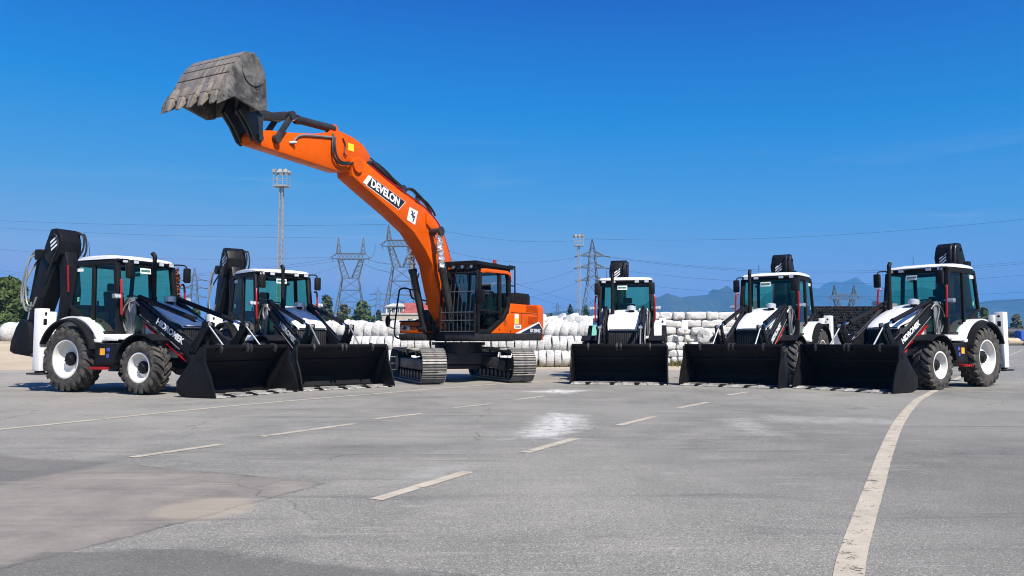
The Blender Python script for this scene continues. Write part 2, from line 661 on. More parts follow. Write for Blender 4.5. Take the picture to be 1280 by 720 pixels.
def asphalt_material():
    t = NT('old_asphalt')
    p = t.pos()
    x = t.n('ShaderNodeSeparateXYZ')
    t.put(x.inputs[0], p)
    px, py = x.outputs[0], x.outputs[1]
    big = t.noise(p, .22, 6, .6, .4)
    mid = t.noise(p, 1.3, 6, .65, .3)
    fine = t.noise(p, 52, 4, .75)
    st = t.voro(p, 150)
    stone = t.ramp(st['Color'], 0, 1)
    c = t.mix(t.ramp(big, .34, .66), (.132, .129, .111), (.250, .240, .203))
    c = t.mix(t.ramp(mid, .42, .66, 0, .65), c, (.275, .257, .225))
    c = t.mix(t.ramp(fine, .50, .70, 0, .8), c, (.075, .074, .072))
    c = t.mix(t.ramp(stone, .66, .95, 0, .75), c, (.50, .485, .46))
    c = t.mix(t.ramp(stone, .30, .05, 0, .7), c, (.065, .064, .063))

    edge_n = t.math('MULTIPLY', t.math('SUBTRACT', t.noise(p, 3.5, 6, .7), .5), .55)
    edge_f = t.math('MULTIPLY', t.math('SUBTRACT', t.noise(p, 16, 4, .7), .5), .16)

    def region(pts, soft=.06, rag=1.0):
        """1 inside a convex worn area, ragged outline"""
        cx = sum(q[0] for q in pts) / len(pts)
        cy = sum(q[1] for q in pts) / len(pts)
        d = None
        for (ax, ay), (bx, by) in zip(pts, pts[1:] + pts[:1]):
            nx, ny = by - ay, ax - bx
            l = math.hypot(nx, ny)
            nx, ny = nx / l, ny / l
            k = nx * ax + ny * ay
            if nx * cx + ny * cy < k:
                nx, ny, k = -nx, -ny, -k
            e = t.math('SUBTRACT', t.math('ADD', t.math('MULTIPLY', px, nx), t.math('MULTIPLY', py, ny)), k)
            d = e if d is None else t.math('MINIMUM', d, e)
        d = t.math('ADD', d, t.math('MULTIPLY', t.math('ADD', edge_n, edge_f), rag))
        return t.ramp(d, 0, soft)

    # newer and older resurfaced areas
    tan = region([(-3.45, 7.25), (-1.38, 6.27), (-2.12, 4.67), (-2.75, 3.2), (-6.5, 2.0), (-5.2, 5.2)], .05, .35)
    c = t.mix(t.math('MULTIPLY', tan, .80), c, t.mix(t.ramp(t.noise(p, 2.2, 7, .7), .3, .7), (.140, .125, .108), (.262, .232, .198)))
    rim = t.math('MULTIPLY', t.math('SUBTRACT', 1.0, t.math('ABSOLUTE', t.math('SUBTRACT', t.math('MULTIPLY', tan, 2.0), 1.0))), t.ramp(mid, .35, .6))
    c = t.mix(t.math('MULTIPLY', rim, .9), c, (.045, .044, .043))
    dk = region([(-9.5, 9.3), (-3.55, 7.35), (-3.95, 6.0), (-8.0, 6.3)], .12, .5)
    c = t.mix(t.math('MULTIPLY', dk, .62), c, (.085, .082, .078))
    dk2 = region([(-2.5, 4.3), (-1.75, 4.42), (.6, 3.55), (-.4, 2.0), (-3, 2.4)], .1, .5)
    c = t.mix(t.math('MULTIPLY', dk2, .60), c, (.08, .077, .073))
    dk3 = region([(-2.85, 7.8), (-2.2, 9.2), (.1, 8.75), (-1.2, 7.3)], .7, 1.2)
    c = t.mix(t.math('MULTIPLY', dk3, .45), c, (.09, .087, .083))
    right = t.math('MULTIPLY', t.ramp(t.math('ADD', px, t.math('MULTIPLY', big, 3.0)), 2.6, 5.2), t.ramp(py, 16, 6))
    c = t.mix(t.math('MULTIPLY', right, .42), c, (.105, .101, .094))
    hole = t.math('SUBTRACT', .36, t.math('SQRT', t.math('ADD', t.math('POWER', t.math('SUBTRACT', px, -2.02), 2), t.math('POWER', t.math('MULTIPLY', t.math('SUBTRACT', py, 5.34), .85), 2))))
    hole = t.ramp(t.math('ADD', hole, t.math('MULTIPLY', edge_n, .3)), 0, .1)
    c = t.mix(t.math('MULTIPLY', hole, .55), c, (.34, .285, .215))
    # spilled whitish powder and scraped paint
    for pts, k in (([(-.1, 9.0), (.1, 10.4), (.5, 12.5), (1.15, 12.0), (1.1, 10.6), (.6, 8.95)], .62),
                   ([(2.75, 9.0), (2.75, 11.4), (3.5, 11.7), (3.25, 9.2)], .26),
                   ([(.1, 17.2), (.9, 18.2), (1.9, 17.9), (1.2, 16.6)], .8),
                   ([(-1.0, 7.0), (-.3, 7.3), (-.2, 6.4), (-1.1, 6.1)], .13),
                   ([(3.6, 12.2), (5.6, 11.4), (5.3, 10.4), (3.4, 10.8)], .18)):
        mk = region(pts, .35, 1.8)
        mk = t.math('MULTIPLY', mk, t.ramp(t.noise(t.scalev(p, (1.6, .7, 1)), 4.6, 8, .78), .36, .52))
        c = t.mix(t.math('MULTIPLY', mk, k), c, (.62, .61, .58))
    # scratches and tyre scuffs
    sc1 = t.ramp(t.noise(t.scalev(p, (.35, 5, 1)), 2.0, 5, .7, .3), .58, .70, 0, .34)
    c = t.mix(sc1, c, (.40, .375, .33))
    sc2 = t.ramp(t.noise(t.scalev(p, (.25, 3, 1)), .9, 5, .7, .6), .55, .70, 0, .5)
    c = t.mix(sc2, c, (.085, .083, .08))
    # sand blown over the far part of the lot
    sand = t.math('MULTIPLY', t.ramp(t.math('ADD', py, t.math('MULTIPLY', big, 14)), 24, 40), t.ramp(mid, .25, .6, .25, .8))
    c = t.mix(t.math('MULTIPLY', sand, t.ramp(px, 14, 6)), c, (.38, .335, .27))
    wl = t.ramp(t.math('ADD', px, t.math('MULTIPLY', py, .33)), .5, -5.0, 0, .45)
    c = t.mix(t.math('MULTIPLY', wl, t.ramp(big, .3, .6)), c, (.30, .268, .235))
    # cracks
    wob = t.n('ShaderNodeVectorMath', operation='ADD')
    nz = t.n('ShaderNodeTexNoise')
    nz.inputs['Scale'].default_value = 1.1
    nz.inputs['Detail'].default_value = 6
    t.put(nz.inputs['Vector'], p)
    sv = t.n('ShaderNodeVectorMath', operation='SCALE')
    t.put(sv.inputs[0], nz.outputs['Color'])
    sv.inputs['Scale'].default_value = .9
    t.put(wob.inputs[0], p)
    t.put(wob.inputs[1], sv.outputs[0])
    ck = t.voro(wob.outputs[0], .20, 'DISTANCE_TO_EDGE')['Distance']
    crack = t.math('MULTIPLY', t.ramp(ck, .003, .0, 0, 1), t.ramp(big, .44, .54))
    c = t.mix(t.math('MULTIPLY', crack, .55), c, (.045, .044, .043))
    h = t.math('ADD', t.math('MULTIPLY', st['Distance'], -.6), t.math('MULTIPLY', fine, .7))
    h = t.math('SUBTRACT', h, t.math('MULTIPLY', crack, 1.5))
    return t.done(t.pbr(c, t.ramp(mid, .3, .7, .78, .95), 0, t.bump(h, .55, .006), 0, .25))


M['asphalt'] = asphalt_material()
edge = [(-90, 30.2)]
for i in range(60):
    x = -88 + i * 1.68
    edge.append((x, 30.2 + .5 * math.sin(x * .7) + rnd.uniform(-.35, .35)))
lot = [(-90, -30), (160, -30), (160, 260), (104, 260), (60, 140), (24, 52), (13, 31.4)] + list(reversed(edge))
mb = MB()
mb.poly([(x, y, 0) for x, y in lot])
tag(mb.build('asphalt_lot', 'asphalt', None, 0, fix=False), kind='structure')


def road_paint():
    t = NT('worn_road_paint')
    p = t.pos()
    n = t.noise(p, 7, 7, .72, .3)
    f = t.noise(p, 60, 4, .75)
    e = t.math('ADD', t.math('MULTIPLY', n, .75), t.math('MULTIPLY', f, .45))
    c = t.mix(t.ramp(t.noise(p, 2.2, 6, .7), .3, .7), (.33, .285, .215), (.47, .415, .325))
    c = t.mix(t.ramp(f, .5, .75, 0, .5), c, (.36, .34, .31))
    tr = t.n('ShaderNodeBsdfTransparent')
    mx = t.n('ShaderNodeMixShader')
    t.put(mx.inputs[0], t.ramp(e, .66, .72))
    t.t.links.new(t.pbr(c, .8, 0, t.bump(f, .3, .004)), mx.inputs[1])
    t.t.links.new(tr.outputs[0], mx.inputs[2])
    return t.done(mx.outputs[0])


M['road_paint'] = road_paint()


def strip(name, pts, width, z=.004):
    """painted line along pts (world x, y), ragged edges"""
    P = [Vector(q) for q in pts]
    S = []
    Q = [P[0] * 2 - P[1]] + P + [P[-1] * 2 - P[-2]]
    for i in range(1, len(Q) - 2):
        L = (Q[i + 1] - Q[i]).length
        k = max(2, min(60, int(L / .12)))
        for j in range(k):
            u = j / k
            p0, p1, p2, p3 = Q[i - 1:i + 3]
            S.append(.5 * ((2 * p1) + (p2 - p0) * u + (2 * p0 - 5 * p1 + 4 * p2 - p3) * u * u + (3 * p1 - p0 - 3 * p2 + p3) * u ** 3))
    S.append(P[-1])
    b = bmesh.new()
    prev = None
    for i, s in enumerate(S):
        d = (S[min(i + 1, len(S) - 1)] - S[max(i - 1, 0)]).normalized()
        nrm = Vector((-d.y, d.x))
        a = b.verts.new((*(s + nrm * (width / 2 + rnd.uniform(-.002, .002))), z))
        c = b.verts.new((*(s - nrm * (width / 2 + rnd.uniform(-.002, .002))), z))
        if prev:
            b.faces.new((prev[0], prev[1], c, a))
        prev = (a, c)
    m_ = bpy.data.meshes.new(name)
    b.to_mesh(m_)
    b.free()
    m_.materials.append(M['road_paint'])
    return tag(link(name, m_), kind='structure')


strip('road_marking', [(-13, -3), (-9.6, 3.6), (-6.38, 10.01), (-5.37, 12.25), (-4.39, 14.18), (-2.69, 16.85), (-1.0, 19.4), (2.4, 23.6)], .13)
strip('road_marking', [(.5, 1.2), (1.05, 2.6), (1.59, 3.84), (2.10, 4.86), (2.78, 6.18), (3.88, 8.31), (5.43, 11.21), (7.45, 14.74), (8.64, 16.60), (12.70, 22.88), (20.2, 34.2), (33.25, 53.8), (61.1, 95.3)], .138)
for a, b in [((-3.61, 7.64), (-3.11, 8.57)), ((-2.89, 9.27), (-2.10, 10.68)), ((-1.94, 11.32), (-1.36, 12.18)), ((-.96, 13.18), (-.38, 14.0)), ((.07, 14.94), (.67, 16.0)),
             ((-.95, 5.63), (-.37, 6.81)), ((.13, 7.96), (.73, 9.12)), ((1.39, 10.48), (2.07, 11.67)), ((2.74, 13.18), (3.51, 14.36)), ((4.38, 16.24), (5.08, 17.24))]:
    strip('road_marking', [a, ((a[0] + b[0]) / 2, (a[1] + b[1]) / 2), b], .115)


# ---- far hills: real ridges standing in the haze
def hill_material():
    t = NT('wooded_hillside')
    p = t.pos()
    n = t.noise(p, .012, 8, .65)
    c = t.mix(t.ramp(n, .3, .7), (.022, .036, .020), (.060, .066, .036))
    return t.done(t.pbr(c, .95, 0, None, 0, .1))


M['hill'] = hill_material()


def ridge(dist, prof, depth, seed):
    """prof: (bearing tan, height) crest line at distance dist"""
    rr = random.Random(seed)
    b = bmesh.new()
    rows = []
    pts = []
    for (u0, h0), (u1, h1) in zip(prof, prof[1:]):
        k = max(2, int(abs(u1 - u0) * 110))
        for j in range(k):
            f = j / k
            g = f * f * (3 - 2 * f)
            pts.append((u0 + (u1 - u0) * f, h0 + (h1 - h0) * (.5 * f + .5 * g)))
    pts.append(prof[-1])
    ph = [rr.uniform(0, 6) for _ in range(6)]
    for k in range(9):
        f = k / 4 - 1                       # -1 foot towards the camera, 0 crest, 1 far foot
        row = []
        for i, (u, h) in enumerate(pts):
            s = 1 - f * f
            x = u * dist
            wob = .05 * math.sin(u * 70 + ph[0]) + .035 * math.sin(u * 160 + ph[1]) + .02 * math.sin(u * 380 + ph[2])
            spur = .25 * math.sin(u * 55 + ph[3]) * (1 - abs(f))
            row.append(b.verts.new((x, dist + f * depth * (1 + spur), -1 + h * s * (1 + wob * (1 if abs(f) < .1 else 2.5)))))
        rows.append(row)
    for A, B in zip(rows, rows[1:]):
        for i in range(len(A) - 1):
            b.faces.new((A[i], A[i + 1], B[i + 1], B[i]))
    m_ = bpy.data.meshes.new('hills')
    b.to_mesh(m_)
    b.free()
    m_.materials.append(M['hill'])
    m_.shade_smooth()
    return tag(link('hills', m_), kind='structure')


def crest(dist, px):
    return [((u - 640) / 994.7, max(4, (425.3 - v) / 995 * dist + CAM_Z)) for u, v in px]


ridge(2500, crest(2500, [(520, 420), (600, 396), (640, 391), (680, 388), (720, 389), (770, 386), (800, 381), (824, 375), (850, 370), (874, 366), (900, 367), (925, 375),
                         (960, 382), (1000, 388), (1060, 392), (1120, 394), (1170, 388), (1205, 381), (1232, 376.5), (1246, 376), (1280, 384), (1340, 391), (1420, 398), (1600, 404)]), 420, 3)
ridge(3900, crest(3900, [(880, 410), (930, 386), (965, 372), (1000, 361), (1020, 358), (1045, 359), (1078, 354.5), (1110, 361), (1150, 370), (1200, 379), (1290, 389), (1450, 402)]), 600, 5)


# ================================================================== BACKHOE LOADER
def tyre_mesh(r, wd, rim_r, lugs):
    """axis along y, outer side towards -y"""
    mb = MB()
    rc = r - .045
    h = wd / 2
    prof = [(rim_r, -h * .80), (rim_r + .03, -h * .93), ((rim_r + rc) / 2, -h * 1.02), (rc - .06, -h * .97), (rc - .012, -h * .80), (rc, -h * .4),
            (rc + .004, 0), (rc, h * .4), (rc - .012, h * .80), (rc - .06, h * .97), ((rim_r + rc) / 2, h * 1.02), (rim_r + .03, h * .93), (rim_r, h * .80)]
    mb.lathe(prof, (0, 0, 0), (0, 1, 0), 44, closed=True)
    st = 2 * math.pi / lugs
    for side in (-1, 1):
        for i in range(lugs):
            a0 = i * st + (0 if side > 0 else st / 2)
            steps = [(.02, 0.0, r), (h * .5, st * .42, r - .004), (h * .92, st * .80, r - .022), (h * 1.03, st * .90, rc - .075)]
            ring = []
            for yy, da, rr in steps:
                half = st * .24
                ring.append([(yy * side, a0 + da - half, rr), (yy * side, a0 + da + half, rr), (yy * side, a0 + da + half * 1.25, rc - .03 if rr > rc - .05 else rr - .03), (yy * side, a0 + da - half * 1.25, rc - .03 if rr > rc - .05 else rr - .03)])
            V = [[mb.bm.verts.new((R_ * math.cos(a), y, R_ * math.sin(a))) for (y, a, R_) in q] for q in ring]
            for A, B in zip(V, V[1:]):
                for k in range(3):
                    mb.bm.faces.new((A[k], A[k + 1], B[k + 1], B[k]))
                mb.bm.faces.new((A[3], A[0], B[0], B[3]))
            mb.bm.faces.new(V[0])
            mb.bm.faces.new(V[-1])
    return mb


def rim_mesh(rr, wd):
    h = wd / 2
    mb = MB()
    prof = [(rr + .02, -h * .80), (rr + .015, -h * .86), (rr - .02, -h * .86), (rr - .035, -h * .74), (rr - .05, -h * .30), (rr - .10, -h * .12), (.20, -h * .10), (.17, -h * .16), (.0, -h * .16)]
    mb.lathe(prof, (0, 0, 0), (0, 1, 0), 40, closed=False)
    prof2 = [(rr + .02, h * .80), (rr - .03, h * .80), (rr - .05, h * .3), (0, h * .2)]
    mb.lathe(prof2, (0, 0, 0), (0, 1, 0), 40, closed=False)
    return mb


def hub_mesh(r, wd):
    h = wd / 2
    mb = MB()
    mb.lathe([(0, -h * .62), (r * .55, -h * .62), (r * .62, -h * .52), (r * .9, -h * .42), (r, -h * .36), (r, -h * .1), (0, -h * .1)], (0, 0, 0), (0, 1, 0), 24, closed=False)
    for i in range(10):
        a = i * math.pi / 5
        x, z = math.cos(a) * r * .82, math.sin(a) * r * .82
        mb.cyl((x, -h * .50, z), (x, -h * .38, z), .016, n=6)
    return mb


WHEEL = {}
for key, r, wd, rr, lugs, hr in (('rear', .71, .44, .405, 22, .15), ('front', .555, .40, .30, 19, .13)):
    objs = (tyre_mesh(r, wd, rr, lugs).build('tyre', 'rubber', None, 30), rim_mesh(rr, wd).build('rim', 'rim_white', None, 40), hub_mesh(hr, wd).build('hub', 'plastic', None, 35))
    WHEEL[key] = [(o.name.split('.')[0], o.data) for o in objs]
    for o in objs:
        bpy.data.objects.remove(o)


def add_wheel(root, key, x, y, z, spin):
    wheel = link('wheel', WHEEL[key][1][1], root)            # the rim carries tyre and hub
    wheel.location = (x, y, z)
    wheel.rotation_euler = (0, spin, 0) if y < 0 else (0, -spin, math.pi)
    for nm, me_ in (WHEEL[key][0], WHEEL[key][2]):
        link(nm, me_, wheel)
    return wheel


def arc_fender(cx, cz, r, a0, a1, y0, y1, th, n=14):
    """curved sheet round a wheel: angles in degrees from +x upwards"""
    return [(cx + r * math.cos(R(a0 + (a1 - a0) * i / n)), cz + r * math.sin(R(a0 + (a1 - a0) * i / n))) for i in range(n + 1)]


def make_loader():
    root = empty('backhoe_loader')

    def P(mb, name, mat, parent=root, angle=35, **kw):
        return mb.build(name, mat, parent, angle, **kw)

    # ---- chassis, axles, side boxes
    mb = MB()
    mb.box(-.95, 2.45, -.36, .36, .62, 1.02, .02)
    mb.box(-1.0, -.72, -.86, .86, .52, 1.08, .02)
    mb.box(-.70, 1.25, -.42, .42, .98, 1.16, .02)
    mb.box(2.40, 2.66, -.36, .36, .50, .98, .03)
    mb.box(1.1, 1.5, -.50, .50, .90, 1.30, .02)
    P(mb, 'chassis', 'black')
    mb = MB()
    mb.cyl((0, -.78, .71), (0, .78, .71), .13, n=16).ball((0, 0, .71), .24).box(-.2, .2, -.2, .2, .5, .92, .05)
    P(mb, 'axle', 'dark_metal')
    mb = MB()
    mb.cyl((2.2, -.78, .555), (2.2, .78, .555), .10, n=16).ball((2.2, 0, .555), .2).box(2.08, 2.32, -.5, .5, .60, .72, .02)
    P(mb, 'axle', 'dark_metal')
    for s in (-1, 1):
        mb = MB()
        mb.box(.80, 1.50, min(s * .44, s * 1.03), max(s * .44, s * 1.03), .50, 1.05, .04)
        mb.box(.84, 1.46, min(s * 1.028, s * 1.04), max(s * 1.028, s * 1.04), .60, .72, .004)
        tank = P(mb, 'side_tank', 'black')
        mb = MB()
        mb.box(.99, 1.13, min(s * 1.032, s * 1.038), max(s * 1.032, s * 1.038), .80, .94)
        P(mb, 'warning_plate', 'sticker_orange', tank)
        for x1_, z0, z1 in ((1.28, .88, .95), (1.26, .745, .83)):
            mb = MB()
            mb.box(1.19, x1_, min(s * 1.032, s * 1.038), max(s * 1.032, s * 1.038), z0, z1)
            P(mb, 'small_plate', 'sticker_blue', tank)
        mb = MB()
        mb.box(.84, 1.26, min(s * .98, s * 1.16), max(s * .98, s * 1.16), .50, .55, .008)
        for k in range(5):
            mb.box(.87 + k * .08, .91 + k * .08, min(s * 1.155, s * 1.168), max(s * 1.155, s * 1.168), .505, .56)
        P(mb, 'step', 'red', tank)
        mb = MB()
        mb.box(.60, 1.50, min(s * .50, s * .93), max(s * .50, s * .93), 1.12, 1.24, .02)
        mb.box(.95, 1.40, min(s * .93, s * .96), max(s * .93, s * .96), 1.10, 1.20, .01)
        P(mb, 'sill', 'white')

    # ---- wheels
    add_wheel(root, 'rear', 0, -.90, .71, .3)
    add_wheel(root, 'rear', 0, .90, .71, 1.1)
    add_wheel(root, 'front', 2.2, -.92, .555, .8)
    add_wheel(root, 'front', 2.2, .92, .555, .2)

    # ---- rear fenders: white arch, black flare
    for s in (-1, 1):
        a = arc_fender(.05, .72, .80, 160, 20, 0, 0, 0, 18)
        mb = MB()
        y0, y1 = sorted((s * .74, s * 1.02))
        mb.shell([(.05 + .89 * math.cos(R(q)), .74 + .86 * math.sin(R(q))) for q in range(128, 22, -7)], .03, y0, y1)
        inner = [(.05 + .88 * math.cos(R(q)), .74 + .85 * math.sin(R(q))) for q in range(128, 22, -7)]
        mb.prism(inner + [(.70, 1.10), (-.45, 1.30)], min(s * .74, s * .775), max(s * .74, s * .775))
        mb.box(.72, .92, y0, y1, 1.06, 1.14, .02)
        fd = P(mb, 'rear_fender', 'white', angle=40)
        mb = MB()
        y0, y1 = sorted((s * 1.0, s * 1.16))
        mb.shell([(.03 + .80 * math.cos(R(q)), .72 + .80 * math.sin(R(q))) for q in range(158, 8, -6)], .045, y0, y1)
        P(mb, 'fender_flare', 'plastic', fd, 40)
        # front mudguards
        mb = MB()
        y0, y1 = sorted((s * .70, s * 1.13))
        mb.shell([(2.2 + .665 * math.cos(R(q)), .56 + .655 * math.sin(R(q))) for q in range(172, 48, -7)], .03, y0, y1)
        mb.bar((2.0, s * .55, 1.1), (2.05, s * .9, 1.2), .06)
        P(mb, 'front_mudguard', 'plastic', angle=40)

    # ---- bonnet, grille
    mb = MB()
    secs = [(1.20, 1.98, .43), (1.55, 1.93, .43), (2.0, 1.76, .43), (2.35, 1.60, .42), (2.56, 1.485, .40), (2.63, 1.41, .385)]
    rows = []
    for x, z, hw in secs:
        dz = .16 if x < 2.3 else (.10 if x < 2.5 else .04)
        rows.append([mb.bm.verts.new(q) for q in ((x, -hw, z - dz), (x, -hw, z - .035), (x, -hw + .05, z - .012), (x, -hw * .5, z + .012), (x, 0, z + .018), (x, hw * .5, z + .012), (x, hw - .05, z - .012), (x, hw, z - .035), (x, hw, z - dz))])
    for A, B in zip(rows, rows[1:]):
        for k in range(8):
            mb.bm.faces.new((A[k], A[k + 1], B[k + 1], B[k]))
    mb.bm.faces.new(rows[0])
    mb.bm.faces.new(rows[-1])
    hood = P(mb, 'bonnet', 'white', angle=28)
    for s in (-1, 1):
        mb = MB()
        y0, y1 = sorted((s * .36, s * .415))
        mb.prism([(1.22, 1.80), (1.22, 1.22), (2.28, 1.02), (2.36, 1.44), (2.0, 1.60), (1.55, 1.765)], y0, y1, .008)
        P(mb, 'side_panel', 'white', hood)
    for s in (-1, 1):
        mb = MB()
        mb.prism([(1.45, .80), (2.55, .74), (2.60, 1.0), (2.28, 1.03), (1.5, 1.20)], min(s * .37, s * .43), max(s * .37, s * .43), .01)
        P(mb, 'chassis_panel', 'white')
        mb = MB()
        mb.cyl((2.72, s * .40, .86), (2.72, s * .52, .86), .07, n=16)
        P(mb, 'panel_boss', 'grey')
    mb = MB()
    mb.box(2.28, 2.60, -.405, .405, .72, 1.40, .03)
    gr = P(mb, 'grille', 'grille')
    mb = MB()
    for k in range(13):
        y = -.36 + k * .06
        mb.box(2.598, 2.612, y - .006, y + .006, .78, 1.34)
    P(mb, 'grille_slats', 'plastic', gr, 0)
    mb = MB()
    mb.box(2.50, 2.655, -.36, .36, 1.392, 1.41, .005)
    P(mb, 'nose_lip', 'black')
    for s in (-1, 1):
        mb = MB()
        mb.box(2.3, 2.7, min(s * .385, s * .42), max(s * .385, s * .42), .55, 1.0, .01)
        P(mb, 'nose_plate', 'black')
    mb = MB()
    mb.cyl((1.72, -.33, 1.80), (1.70, -.33, 2.86), .045, n=14).tube([(1.70, -.33, 2.84), (1.70, -.33, 2.92), (1.64, -.34, 2.99)], .048, 12)
    mb.cyl((1.72, -.33, 1.86), (1.716, -.33, 2.05), .06, n=14)
    P(mb, 'exhaust_stack', 'plastic')
    mb = MB()
    mb.cyl((1.6, .2, 1.90), (1.6, .2, 1.97), .075, n=20, mi=1).cyl((1.6, .2, 1.965), (1.6, .2, 2.075), .125, n=24).cyl((1.6, .2, 2.075), (1.6, .2, 2.10), .11, .05, n=24)
    P(mb, 'air_cleaner', ['lamp_glass', 'plastic'])

    # ---- cab
    TZ, BZ = 2.78, 1.26                              # window top and bottom
    side = lambda s: {'rt': (-.20, s * .735, TZ), 'rm': (-.31, s * .765, 1.86), 'k1': (.02, s * .765, 1.68), 'k2': (.40, s * .765, 1.42), 'k3': (.58, s * .765, BZ),
                      'fb': (1.24, s * .765, BZ), 'ft': (1.04, s * .735, TZ), 'mt': (.36, s * .735, TZ), 'mb': (.42, s * .765, 1.43)}
    mb = MB()
    for s in (-1, 1):
        q = side(s)
        for a, b, t_ in (('rt', 'rm', .075), ('rm', 'k1', .07), ('k1', 'k2', .07), ('k2', 'k3', .07), ('k3', 'fb', .09), ('fb', 'ft', .11), ('mt', 'mb', .08), ('rt', 'ft', .09)):
            mb.bar(q[a], q[b], t_, t_, (0, 1, 0), bev=.012)
    qa, qb = side(-1), side(1)
    for a in ('rt', 'rm', 'ft', 'fb'):
        mb.bar(qa[a], qb[a], .08, .08, bev=.012)
    mb.box(-.42, 1.24, -.74, .74, 1.02, 1.24, .02)
    mb.prism([(-.36, 1.86), (.0, 1.66), (.36, 1.42), (.56, 1.2), (-.36, 1.2)], -.735, .735)
    mb.bar((1.24, -.765, 1.26), (1.24, -.765, 1.05), .1)
    mb.bar((1.24, .765, 1.26), (1.24, .765, 1.05), .1)
    cab = P(mb, 'cab', 'plastic')
    mb = MB()
    mb.box(-.16, 1.12, -.76, .76, 2.80, 2.87, .03)
    P(mb, 'roof_rim', 'plastic', cab)
    mb = MB()
    rows = []
    for x, z, hw in ((-.20, 2.875, .70), (-.17, 2.92, .745), (-.05, 2.95, .765), (.30, 2.965, .775), (.72, 2.96, .775), (.97, 2.945, .765), (1.06, 2.915, .745), (1.10, 2.875, .70)):
        rows.append([mb.bm.verts.new(q) for q in ((x, -hw, 2.865), (x, -hw, z - .035), (x, -hw + .05, z - .008), (x, -hw * .4, z + .012), (x, hw * .4, z + .012), (x, hw - .05, z - .008), (x, hw, z - .035), (x, hw, 2.865))])
    for A, B in zip(rows, rows[1:]):
        for k in range(8):
            mb.bm.faces.new((A[k], A[(k + 1) % 8], B[(k + 1) % 8], B[k]))
    mb.bm.faces.new(rows[0])
    mb.bm.faces.new(rows[-1])
    P(mb, 'roof', 'white', cab, 40)
    for x, z, ys_, dx in ((1.11, 2.82, (-.62, -.34, .34, .62), .05), (-.20, 2.82, (-.6, .6), -.05)):
        for y in ys_:
            mb = MB()
            mb.box(x - .045, x + .045, y - .075, y + .075, z - .05, z + .05, .015)
            mb.box(x + dx - .006, x + dx + .006, y - .06, y + .06, z - .035, z + .035, mi=1)
            P(mb, 'work_light', ['plastic', 'lamp_glass'], cab)
    # panes
    for s in (-1, 1):
        q = side(s)
        yy = lambda p, k=.006: (p[0], p[1] + s * k, p[2])
        for nm, ids in (('side_window', ('rt', 'rm', 'k1', 'mb', 'mt')), ('door_window', ('mt', 'mb', 'k3', 'fb', 'ft'))):
            mb = MB()
            pts = [Vector(q[i]) for i in ids]
            c = sum(pts, Vector()) / len(pts)
            outer = [p + (c - p).normalized() * .02 for p in pts]
            A = [mb.bm.verts.new((p.x, p.y + s * .004, p.z)) for p in outer]
            mb.bm.faces.new(A)
            P(mb, nm, 'glass', cab, 0)
        mb = MB()
        mb.box(.50, .64, min(s * .775, s * .80), max(s * .775, s * .80), 1.50, 1.54, .008)
        P(mb, 'door_handle', 'plastic', cab)
        mb = MB()
        mb.tube([(1.27, s * .80, 2.38), (1.33, s * .85, 2.34), (1.37, s * .85, 1.72), (1.33, s * .80, 1.66)], .024, 8, smooth=2)
        P(mb, 'handrail', 'red', cab)
        mb = MB()
        mb.box(1.26, 1.36, min(s * .86, s * 1.02), max(s * .86, s * 1.02), 1.99, 2.09, .02).bar((1.28, s * .76, 2.05), (1.3, s * .88, 2.05), .04)
        mb.cyl((1.355, s * .90, 2.04), (1.368, s * .90, 2.04), .04, n=14, mi=1).cyl((1.355, s * .98, 2.04), (1.368, s * .98, 2.04), .04, n=14, mi=1)
        P(mb, 'signal_lamp', ['grey', 'lamp_glass'], cab)
        # mirrors on their arms
        mb = MB()
        mb.tube([(1.05, s * .70, 2.84), (1.25, s * .74, 2.84), (1.46, s * .77, 2.79), (1.49, s * .78, 2.55)], .016, 8)
        mb.box(1.45, 1.53, min(s * .69, s * .86), max(s * .69, s * .86), 2.42, 2.76, .03)
        mr = P(mb, 'mirror', 'plastic', cab)
        mb = MB()
        mb.box(1.439, 1.446, min(s * .705, s * .845), max(s * .705, s * .845), 2.45, 2.73)
        P(mb, 'mirror_face', 'mirror_glass', mr)
    for nm, (zt, zb, xt, xb, bow) in (('windscreen', (2.74, 1.30, 1.05, 1.245, .07)), ('rear_window', (2.74, 1.90, -.205, -.31, -.05))):
        mb = MB()
        N = 8
        for i in range(N):
            q = []
            for k in (i, i + 1):
                y = -.70 + 1.40 * k / N
                b_ = bow * (1 - (y / .7) ** 2)
                q.append(((xt + b_, y, zt), (xb + b_, y, zb)))
            mb.poly([q[0][0], q[0][1], q[1][1], q[1][0]])
        bmesh.ops.remove_doubles(mb.bm, verts=mb.bm.verts, dist=.001)
        P(mb, nm, 'glass', cab, 40)
    mb = MB()
    mb.poly([(1.143, -.22, 2.70), (1.156, -.22, 2.58), (1.156, .06, 2.58), (1.143, .06, 2.70)])
    st_ = P(mb, 'windscreen_sticker', 'sticker', cab, 0)
    mb = MB()
    mb.poly([(1.152, -.20, 2.668), (1.160, -.20, 2.625), (1.160, .04, 2.625), (1.152, .04, 2.668)])
    P(mb, 'sticker_print', 'sticker_green', st_, 0)
    for s in (-1, 1):
        for x0, x1, z0, z1 in ((-.16, .02, 2.62, 2.70), (-.14, -.08, 1.96, 2.06)):
            mb = MB()
            mb.box(x0, x1, min(s * .745, s * .752), max(s * .745, s * .752), z0, z1)
            P(mb, 'window_sticker', 'sticker', cab)
    # inside
    mb = MB()
    mb.box(.12, .60, -.25, .25, 1.45, 1.58, .05)
    mb.prism([(.10, 1.55), (.22, 1.55), (.12, 2.22), (.0, 2.20)], -.24, .24, .04)
    mb.box(-.01, .09, -.14, .14, 2.22, 2.40, .04)
    mb.box(.2, .5, -.2, .2, 1.2, 1.46)
    P(mb, 'seat', 'seat', cab)
    mb = MB()
